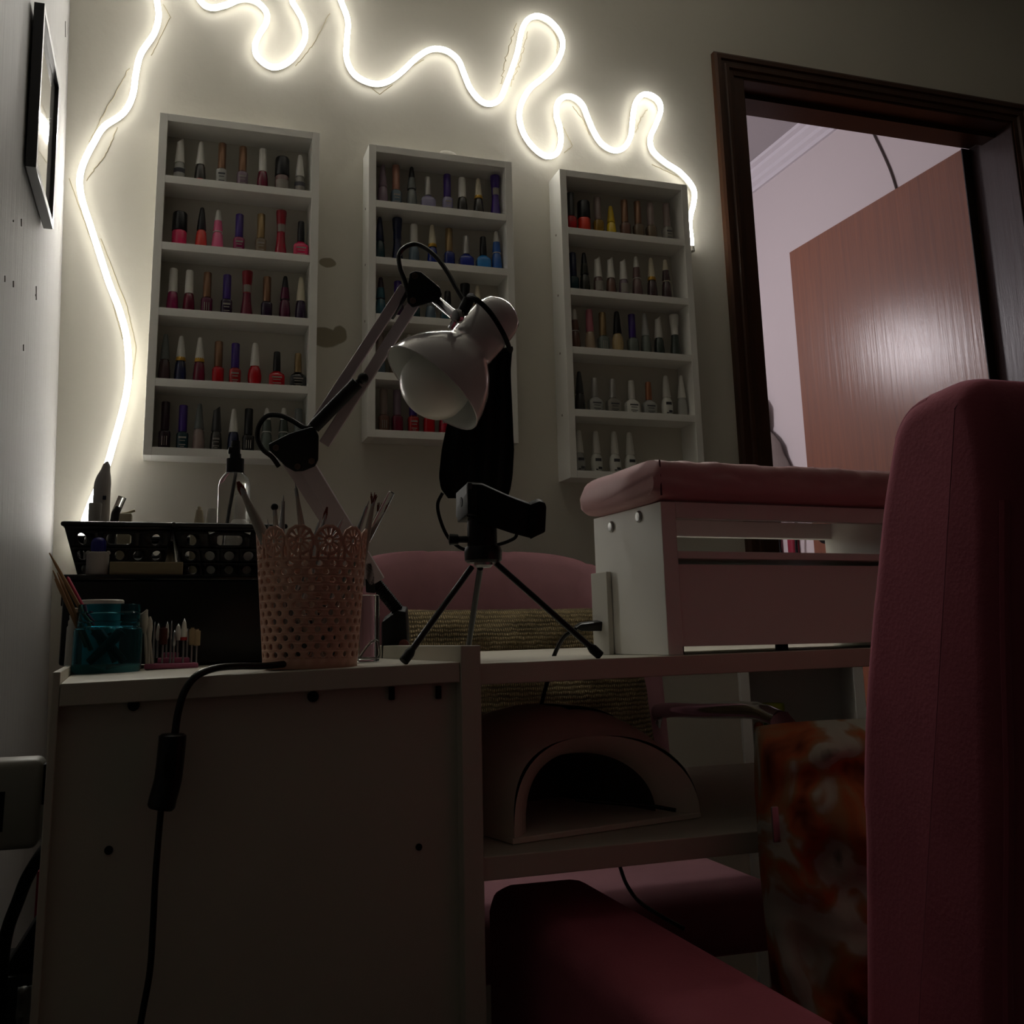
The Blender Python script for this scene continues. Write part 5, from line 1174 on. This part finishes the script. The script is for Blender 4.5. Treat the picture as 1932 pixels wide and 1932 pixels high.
# ---------------------------------------------------------------- pink swivel chair behind the desk
pcx, pcy = 0.53, -0.42
ch = thing('swivel_chair', 'dusty pink upholstered swivel chair with chrome arms behind the desk', 'chair', (pcx, pcy, 0))
bm = nb(); box(bm, (pcx - 0.25, pcy - 0.30, 0.385), (pcx + 0.25, pcy + 0.20, 0.468), 0.035, seg=5); obj('seat', bm, PINKV, ch, 60)
ZBT = 0.940
def brow(s):   # centre line of the tub back, s in -1..1
    a = s * rad(62); return V((pcx + 0.315 * math.sin(a) * 1.0, pcy - 0.02 + 0.315 * math.cos(a) * 0.92, 0))
bm = nb(); rings = []; NB = 61
for i in range(NB):
    s = -1 + 2 * i / (NB - 1); P = brow(s); Tn = (brow(s + 0.01) - brow(s - 0.01)).normalized(); Nn = V((-Tn.y, Tn.x, 0))
    zt = ZBT - 0.10 * abs(s) ** 3.5; zb_2 = 0.42
    groove = sum(math.exp(-((s - g_) / 0.018) ** 2) for g_ in (-0.66, -0.22, 0.22, 0.66))
    half = 0.038 - 0.006 * groove; ring = []
    M_ = 28
    for k in range(M_):
        a = 2 * math.pi * k / M_; c_, s__ = math.cos(a), math.sin(a); q_ = (abs(c_) ** 4 + abs(s__) ** 4) ** -0.25
        zz_ = (zt + zb_2) / 2 + s__ * q_ * ((zt - zb_2) / 2 - 0.003 * groove)
        lean = 0.05 * (zz_ - 0.45) / 0.5
        ring.append(bm.verts.new(P + Nn * (c_ * q_ * half) + V((0, lean, zz_))))
    rings.append(ring)
for A_, B_ in zip(rings, rings[1:]):
    for k in range(28): bm.faces.new([A_[k], A_[(k + 1) % 28], B_[(k + 1) % 28], B_[k]])
bm.faces.new(rings[0]); bm.faces.new(rings[-1][::-1]); obj('backrest', bm, PINKV, ch, 50)
for s in (-1, 1):
    x_ = pcx + s * 0.285
    bm = nb(); tube(bm, spline([V((x_, pcy + 0.14, 0.44)), V((x_, pcy + 0.16, 0.56)), V((x_, pcy + 0.145, 0.640)), V((x_, pcy + 0.10, 0.656)), V((x_, pcy - 0.03, 0.664)), V((x_, pcy - 0.17, 0.672)), V((x_, pcy - 0.235, 0.664))], 8), 0.0125, 14); ar = obj('chrome_arm', bm, CHROME, ch)
    bm = nb(); tube(bm, spline([V((x_, pcy - 0.236, 0.664)), V((x_, pcy - 0.27, 0.632)), V((x_, pcy - 0.275, 0.55)), V((x_ - s * 0.03, pcy - 0.24, 0.44))], 8), 0.015, 12); obj('arm_sleeve', bm, PINKV, ar)
bm = nb(); lathe(bm, [(0.025, 0.06), (0.025, 0.30), (0.05, 0.37), (0.1, 0.385)], (pcx, pcy, 0)); obj('gas_column', bm, CHROME, ch)
for k in range(5):
    a = k * 2 * math.pi / 5 + 0.3; d_ = V((math.cos(a), math.sin(a), 0))
    bm = nb(); tube(bm, [V((pcx, pcy, 0.10)), V((pcx, pcy, 0.07)) + d_ * 0.27], [0.022, 0.014], 10); lg = obj('star_leg', bm, CHROME, ch)
    bm = nb(); lathe(bm, [(0.026, -0.018), (0.026, 0.018)], V((pcx, pcy, 0.0262)) + d_ * 0.27, d_.cross(V((0, 0, 1))), 16); obj('caster', bm, BLACKP, lg)
# khaki woven cushion on it
def weave_material():
    m = mat('khaki_weave', '7a6848', rough=0.95)
    nt, b = nodes_of(m)
    tc = nt.nodes.new('ShaderNodeTexCoord')
    mp = nt.nodes.new('ShaderNodeMapping'); mp.inputs['Scale'].default_value = (1, 1, 1); nt.links.new(tc.outputs['Object'], mp.inputs['Vector'])
    def wave(axis, sc, dist):
        wv = nt.nodes.new('ShaderNodeTexWave'); wv.bands_direction = axis; wv.inputs['Scale'].default_value = sc; wv.inputs['Distortion'].default_value = dist; wv.inputs['Detail'].default_value = 2; wv.inputs['Detail Scale'].default_value = 2.0
        nt.links.new(mp.outputs[0], wv.inputs['Vector']); return wv
    w1, w2 = wave('X', 95, 1.6), wave('Z', 46, 3.0)
    mu = nt.nodes.new('ShaderNodeMath'); mu.operation = 'MULTIPLY'; nt.links.new(w1.outputs['Fac'], mu.inputs[0]); nt.links.new(w2.outputs['Fac'], mu.inputs[1])
    n = nt.nodes.new('ShaderNodeTexNoise'); n.inputs['Scale'].default_value = 18; n.inputs['Detail'].default_value = 3
    mp2 = nt.nodes.new('ShaderNodeMapping'); mp2.inputs['Scale'].default_value = (0.6, 0.6, 3); nt.links.new(tc.outputs['Object'], mp2.inputs['Vector']); nt.links.new(mp2.outputs[0], n.inputs['Vector'])
    ad = nt.nodes.new('ShaderNodeMath'); ad.operation = 'MULTIPLY_ADD'; ad.inputs[1].default_value = 0.75
    nt.links.new(n.outputs['Fac'], ad.inputs[0]); nt.links.new(mu.outputs[0], ad.inputs[2])
    cr = nt.nodes.new('ShaderNodeValToRGB'); cr.color_ramp.elements[0].position = 0.2; cr.color_ramp.elements[0].color = lin('2c2416'); cr.color_ramp.elements[1].position = 1.0; cr.color_ramp.elements[1].color = lin('b09a70')
    nt.links.new(ad.outputs[0], cr.inputs[0]); nt.links.new(cr.outputs[0], b.inputs['Base Color'])
    bp = nt.nodes.new('ShaderNodeBump'); bp.inputs['Strength'].default_value = 0.8; bp.inputs['Distance'].default_value = 0.003
    nt.links.new(mu.outputs[0], bp.inputs['Height']); nt.links.new(bp.outputs['Normal'], b.inputs['Normal'])
    return m
bm = nb(); kc = V((0.555, -0.372, 0.655)); ez = V((0, 0.28, 1)).normalized(); ey = V((0, 1, -0.28)).normalized()
pillow(bm, kc, V((1, 0, 0)), ey, ez, 0.218, 0.195, 0.075, 40, 2.8, 0.014, 3, 0.08)
tag(obj('cushion', bm, weave_material(), smooth=60), 'khaki woven cushion leaning on the pink swivel chair', 'cushion')

# ---------------------------------------------------------------- near armchair (deep rose) with floral cushion
XC = 0.385
ac = thing('armchair', 'deep rose velvet armchair in the right foreground seen from behind', 'armchair', (0.66, -1.3, 0))
ob = [(1765, 738), (1735, 757), (1712, 788), (1698, 825), (1690, 870), (1676, 960), (1664, 1080), (1652, 1200), (1642, 1350), (1639, 1500), (1643, 1580)]
Wb = 0.56
RB = 0.016
XC = 0.370
front = [onX(x, y, XC + RB * 0.7) for x, y in ob]
ztop_ = front[0].z
backp = [(-1.475, 0.30), (-1.485, 0.45), (-1.50, 0.60), (-1.516, 0.70), (-1.526, 0.78), (-1.535, 0.84)]
ctrl = [V((p.y, p.z, 0)) for p in front] + [V((-1.385, 0.52, 0)), V((-1.37, 0.40, 0)), V((-1.365, 0.30, 0))]
arc = spline(ctrl, 4) + [V((y, z, 0)) for y, z in backp] + spline([V((-1.535, 0.84, 0)), V((-1.535, 0.872, 0)), V((-1.527, ztop_ - 0.006, 0)), V((-1.512, ztop_ + 0.001, 0)), V((front[0].y, ztop_, 0))], 4)[1:-1]
def inset(poly, d):
    n = len(poly); out = []
    for i in range(n):
        t_ = (poly[(i + 1) % n] - poly[i - 1]).normalized(); nrm_ = V((-t_.y, t_.x, 0)); out.append(poly[i] + nrm_ * d)
    return out
ar_ = sum(arc[i].x * arc[(i + 1) % len(arc)].y - arc[(i + 1) % len(arc)].x * arc[i].y for i in range(len(arc)))
sg_ = 1 if ar_ > 0 else -1
bm = nb(); rings = []
prof_ = [(RB * (1 - math.sin(k / 6 * math.pi / 2)), RB * (1 - math.cos(k / 6 * math.pi / 2))) for k in range(7)][::-1]
stations = [(XC + dx, RB - (RB - ins) if False else ins) for ins, dx in [(RB * (1 - math.sin(a_)), RB * (1 - math.cos(a_))) for a_ in [k / 6 * math.pi / 2 for k in range(7)]]]
stations += [(XC + Wb - (x_ - XC), i_) for x_, i_ in stations[::-1]]
for x_, i_ in stations: rings.append([bm.verts.new(V((x_, q_.x, q_.y))) for q_ in inset(arc, sg_ * i_)])
nn = len(arc)
for A_, B_ in zip(rings, rings[1:]):
    for k in range(nn): bm.faces.new([A_[k], A_[(k + 1) % nn], B_[(k + 1) % nn], B_[k]])
bm.faces.new(rings[0]); bm.faces.new(rings[-1][::-1])
obj('backrest', bm, ROSEV, ac, 50)
for xx in (XC + 0.001, XC + Wb - 0.001):
    bm = nb(); tube(bm, spline([V((xx + (0.006 if xx < 0.6 else -0.006), y + 0.004, z)) for y, z in backp], 4), 0.0026, 8); obj('rear_piping', bm, ROSEV, ac)
bm = nb(); tube(bm, [V((XC + 0.006, q_.x, q_.y)) for q_ in inset(arc, sg_ * 0.006)[:13]], 0.0022, 8); obj('front_piping', bm, ROSEV, ac)
bm = nb(); tube(bm, [V((XC + 0.006, inset(arc, sg_ * 0.006)[0].x, inset(arc, sg_ * 0.006)[0].y)), V((XC + 0.02, front[0].y - 0.004, ztop_ - 0.0005)), V((XC + 0.06, front[0].y - 0.008, ztop_)), V((XC + 0.4, front[0].y - 0.008, ztop_))], 0.0022, 8); obj('top_piping', bm, ROSEV, ac)
bm = nb(); box(bm, (XC + 0.005, -1.37, 0.30), (XC + Wb - 0.005, -0.98, 0.455), 0.03, seg=4); obj('seat', bm, ROSEV, ac, 60)
for x0_, x1_ in ((0.290, 0.392), (XC + Wb - 0.007, XC + Wb + 0.095)):
    bm = nb(); box(bm, (x0_, -1.49, 0.14), (x1_, -0.96, 0.560), 0.022, seg=5); obj('arm', bm, ROSEV, ac, 60)
for x_, y_ in ((0.32, -1.45), (0.32, -1.0), (1.0, -1.45), (1.0, -1.0)):
    bm = nb(); lathe(bm, [(0.014, 0), (0.02, 0.14)], (x_, y_, 0.0)); obj('leg', bm, FRAMEWOOD, ac)
def floral_material():
    m = mat('floral_fabric', 'b9b6a8', rough=0.9)
    nt, b = nodes_of(m)
    tc = nt.nodes.new('ShaderNodeTexCoord')
    n = nt.nodes.new('ShaderNodeTexNoise'); n.inputs['Scale'].default_value = 13; n.inputs['Detail'].default_value = 3; n.inputs['Distortion'].default_value = 0.9
    nt.links.new(tc.outputs['Object'], n.inputs['Vector'])
    cr = nt.nodes.new('ShaderNodeValToRGB'); e = cr.color_ramp.elements
    e[0].position = 0.36; e[0].color = lin('5a2010'); e[1].position = 0.62; e[1].color = lin('a5a497')
    q = e.new(0.45); q.color = lin('a4542a'); q = e.new(0.50); q.color = lin('96704e'); q = e.new(0.54); q.color = lin('a8a79a'); q = e.new(0.70); q.color = lin('3a4438')
    nt.links.new(n.outputs['Fac'], cr.inputs[0]); nt.links.new(cr.outputs[0], b.inputs['Base Color'])
    return m
fc = D(1560, 1590, 0.735)
fex = V((0.93, -0.36, 0)).normalized(); fey = V((0.36, 0.93, 0)).normalized(); fez = V((0, 0, 1))
bm = nb(); pillow(bm, V((0.588, -1.215, 0.583)), fex, fey, V((0.05, 0.12, 1)).normalized(), 0.156, 0.143, 0.062, 56, 3.4, 0.032, 11, 0.14)
fp_ = thing('floral_cushion', 'crumpled floral cushion in orange and white standing in armchair', 'cushion', (0.565, -1.205, 0.45))
obj('cover', bm, floral_material(), fp_, 60)
bm = nb(); zp_ = D(1462, 1555, 0.715); box(bm, zp_ + V((-0.0028, -0.002, -0.012)), zp_ + V((0.0028, 0.0, 0.012)), 0.0008); obj('zip_pull', bm, STEEL, fp_)

# ---------------------------------------------------------------- white cabinet by the doorway
cb = thing('low_cabinet', 'low white open cabinet against the wall beside the doorway', 'cabinet', (1.06, -0.16, 0))
cx0, cx1, cy0, ct = 0.965, 1.178, -0.31, 0.752
CM = Matrix.Translation(V((cx0, cy0, 0))) @ Matrix.Rotation(rad(-30), 4, 'Z')
CW, CD = 0.205, 0.22
for xa, xb in ((0, 0.016), (CW - 0.016, CW)):
    bm = nb(); box(bm, (xa, 0, 0), (xb, CD, ct), 0.0006, CM); obj('side_panel', bm, MDF, cb, 0)
for z_ in (0.06, 0.34, 0.555, ct - 0.016):
    bm = nb(); box(bm, (0.016, 0.004 if z_ < 0.7 else 0, z_), (CW - 0.016, CD, z_ + 0.016), 0.0006, CM); obj('shelf_board', bm, MDF, cb, 0)
bm = nb(); box(bm, (0.016, CD - 0.006, 0.06), (CW - 0.016, CD, ct - 0.016), 0, CM); obj('back_panel', bm, MDF, cb, 0)
c = CM @ V((0.055, 0.05, 0.5712)); h = 0.088
t = thing('green_jar', 'small green jar with yellow-green lid in white cabinet', 'jar', c)
bm = nb(); lathe(bm, [(0.018, 0), (0.019, 0.002), (0.019, 0.6 * h), (0.017, 0.66 * h)], c); obj('body', bm, mat('green_jar', '1d5a24', rough=0.3), t)
bm = nb(); lathe(bm, [(0.0195, 0.62 * h), (0.0195, 0.97 * h), (0.0185, h), (0, h)], c); obj('lid', bm, mat('yellow_green_lid', '9aa01e', rough=0.4), t)
c = CM @ V((0.028, 0.045, 0.5712)); bm = nb(); lathe(bm, [(0.0075, 0), (0.008, 0.001), (0.008, 0.05), (0.005, 0.055), (0, 0.056)], c); tag(obj('orange_vial', bm, mat('orange_vial', 'a0481a', rough=0.4)), 'tiny orange vial beside the green-lidded jar', 'vial')

# ---------------------------------------------------------------- things on the left below the desk
bm = nb(); box(bm, (-0.186, -0.024, 0.553), (-0.02, -0.0005, 0.578), 0.001); tag(obj('cable_duct', bm, MDF, smooth=0), 'short white cable duct on the wall behind the desk', 'duct')
d0 = 0.985
pa, pb = D(-60, 1432, d0), D(81, 1432, d0); pz0 = D(20, 1597, d0).z
t = thing('power_adapter', 'white square power adapter plugged into the left wall', 'adapter', V((pa.x, pa.y, pz0)))
xw = -0.163 - 0.0302 * 0.65
bm = nb(); box(bm, (xw + 0.0005, pb.y, pz0), (pb.x, pb.y + 0.045, pb.z), 0.008, seg=4); ad_ = obj('housing', bm, mat('grey_white_plastic', 'a8a59c', rough=0.45), t, 50)
q0 = D(-12, 1490, d0 - 0.001); q1 = D(11, 1562, d0 - 0.001)
bm = nb(); box(bm, (q0.x, pb.y - 0.0006, q1.z), (q1.x, pb.y + 0.001, q0.z), 0.0004); obj('socket', bm, BLACKM, ad_, 0)
bm = nb(); box(bm, (pb.x - 0.001, pb.y + 0.012, D(81, 1520, d0).z), (pb.x + 0.012, pb.y + 0.036, pb.z - 0.006), 0.002); obj('side_plug', bm, BLACKP, ad_)
t = thing('thick_cable', 'thick black cable curving down beside the desk end', 'cord', D(5, 1900, 0.98))
bm = nb(); tube(bm, spline([D(100, 1585, 1.02), D(78, 1612, 1.0), D(52, 1655, 0.98), D(34, 1700, 0.98), D(14, 1755, 0.98), D(4, 1820, 0.98), D(2, 1900, 0.98), D(-4, 1990, 0.98)], 6), 0.0062, 10); obj('cable', bm, BLACKM, t)
q = D(40, 1800, 1.12)
t = thing('black_transformer', 'black plastic transformer standing in the corner below', 'transformer', (q.x, q.y, 0))
zt2 = D(40, 1745, 1.12).z; zt3 = D(40, 1838, 1.12).z
bm = nb(); box(bm, (q.x - 0.075, q.y, 0.0), (q.x + 0.028, q.y + 0.12, zt3), 0.004); obj('housing', bm, BLACKP, t)
bm = nb(); prism(bm, [V((q.x - 0.02, q.y + 0.01, zt3)), V((q.x + 0.028, q.y + 0.01, zt3)), V((q.x + 0.028, q.y + 0.01, zt2)), V((q.x + 0.012, q.y + 0.01, zt2))], (0, 0.08, 0), 0.001); obj('sloped_top', bm, BLACKM, t)
q = D(74, 1680, 1.25)
bm = nb(); box(bm, (q.x - 0.004, q.y, 0), (q.x + 0.04, q.y + 0.03, D(74, 1645, 1.25).z), 0.001); tag(obj('red_carton', bm, mat('dark_red_card', '8c1a30', rough=0.7), smooth=0), 'narrow dark red carton behind the desk end', 'carton')
q = D(56, 1905, 1.0)
bm = nb(); g = grid(bm, lambda u, v: q + V((-0.012 + 0.022 * u + 0.003 * noise.noise(V((u * 4, v * 5, 1))), 0.006 * noise.noise(V((u * 6, v * 6, 3))), -0.05 + 0.072 * v)), 9, 14); o = obj('plastic_wrap', bm, mat('clear_wrap', 'b8b8b4', rough=0.15, trans=0.3), smooth=20); solid(o, 0.0006); tag(o, 'crumpled clear plastic wrap at lower left edge', 'wrap')

# ---------------------------------------------------------------- next room: draped shape, bags, cable, lamp
XW = NX1
t = thing('draped_shape', 'grey-beige draped shape hanging beyond the left jamb', 'cloth', (XW - 0.02, 2.0, 0.9))  # wavy grey-beige sheet set close to the next room's wall
hc_ = [(1415, 735), (1437, 752), (1445, 766), (1447, 800), (1446, 808), (1462, 822), (1474, 838), (1480, 858), (1488, 872), (1500, 900), (1504, 925), (1500, 955)]
def hcl(u, v):
    k = v * (len(hc_) - 1); i = min(int(k), len(hc_) - 2); f_ = k - i
    xr = hc_[i][0] + (hc_[i + 1][0] - hc_[i][0]) * f_; y = hc_[i][1] + (hc_[i + 1][1] - hc_[i][1]) * f_
    x = 1372 + (xr - 1372) * u
    return onX(x, y, XW - 0.022 - 0.016 * math.sin(u * 8 + v * 2.5) - 0.03 * math.sin(math.pi * u) * v)
bm = nb(); grid(bm, hcl, 30, 34); solid(obj('drape', bm, mat('grey_beige_matte', '7d726e', rough=0.9), t, 60), 0.006)
bm = nb(); lathe(bm, [(0.008, 0), (0.008, 0.05)], onX(1425, 752, XW), (-1, 0, 0), 12); obj('hook', bm, BLACKM, t)
def wall_bag(nm, label, x0, x1, ytop, ybot, th, m, straps):
    a_, b_ = onX(x0, ytop, XW - 0.002), onX(x1, ytop, XW - 0.002); zt_ = (a_.z + b_.z) / 2; zb_ = zt_ - ybot
    t = thing(nm, label, 'bag', V(((XW - th / 2), (a_.y + b_.y) / 2, zb_)))
    bm = nb(); box(bm, (XW - th, min(a_.y, b_.y), zb_), (XW - 0.001, max(a_.y, b_.y), zt_), 0.012, seg=3); obj('body', bm, m, t)
    for x in straps:
        p_ = onX(x, ytop, XW - th - 0.003)
        bm = nb(); tube(bm, spline([p_ + V((0.003, 0, 0.06)), p_, p_ + V((0, 0.01, -0.10)), p_ + V((0, -0.01, -0.2))], 5), 0.006, 8); obj('strap', bm, BLACKM, t)
    bm = nb(); q_ = V((XW, (a_.y + b_.y) / 2, zt_ - 0.02)); lathe(bm, [(0.008, 0), (0.008, th + 0.03)], q_, (-1, 0, 0), 12); obj('hook', bm, STEEL, t)
wall_bag('pink_bag', 'pink bag with dark straps hanging in the next room', 1452, 1474, 985, 0.34, 0.05, mat('pink_fabric', 'b86a80', rough=0.8), (1466, 1471))
XW = NX1
wall_bag('red_bag', 'small dark red bag with black strap in the next room', 1494, 1506, 990, 0.14, 0.035, mat('dark_red_leather', '8a1e34', rough=0.5), (1502,))
# black cloth hung on the door
t = thing('black_garment', 'black cloth hanging against the open wooden door', 'cloth', (1.98, 0.7, 0.6))
gp = [(1540, 1000), (1600, 1000), (1600, 1028), (1588, 1030), (1582, 1036), (1580, 1075), (1574, 1075), (1573, 1033), (1560, 1026), (1550, 1025), (1542, 1018)]
bm = nb(); prism(bm, [onX(x, y, 1.985) for x, y in gp], (0.025, 0, 0), 0.002); obj('drape', bm, FABRIC, t)
# wall cable in the next room
bm = nb(); tube(bm, spline([onX(1630, 205, NX1 - 0.004), onX(1645, 245, NX1 - 0.004), onX(1664, 285, NX1 - 0.004), onX(1680, 322, NX1 - 0.004), onX(1692, 360, NX1 - 0.004), onX(1712, 440, NX1 - 0.004)], 6), 0.0042, 8)
tag(obj('wall_cable', bm, mat('grey_brown_cable', '4a3f3c', rough=0.6)), 'dark cable running down the lilac wall above the door', 'cable')
# lamp of the next room
lpz = V((0.80, 1.65, 2.03))
t = thing('pendant_lamp', 'plain pendant bulb lighting the next room', 'lamp', lpz)
bm = nb(); ball(bm, lpz, 0.13, 20); obj('bulb', bm, mat('next_room_bulb', 'ffffff', emit='fdf6fb', estr=NEXT_ROOM_LAMP * 0.1), t)
bm = nb(); lathe(bm, [(0.02, 0.12), (0.02, 0.17), (0.004, 0.18), (0.004, NZ - lpz.z)], lpz); obj('cord', bm, WHITEP, t)
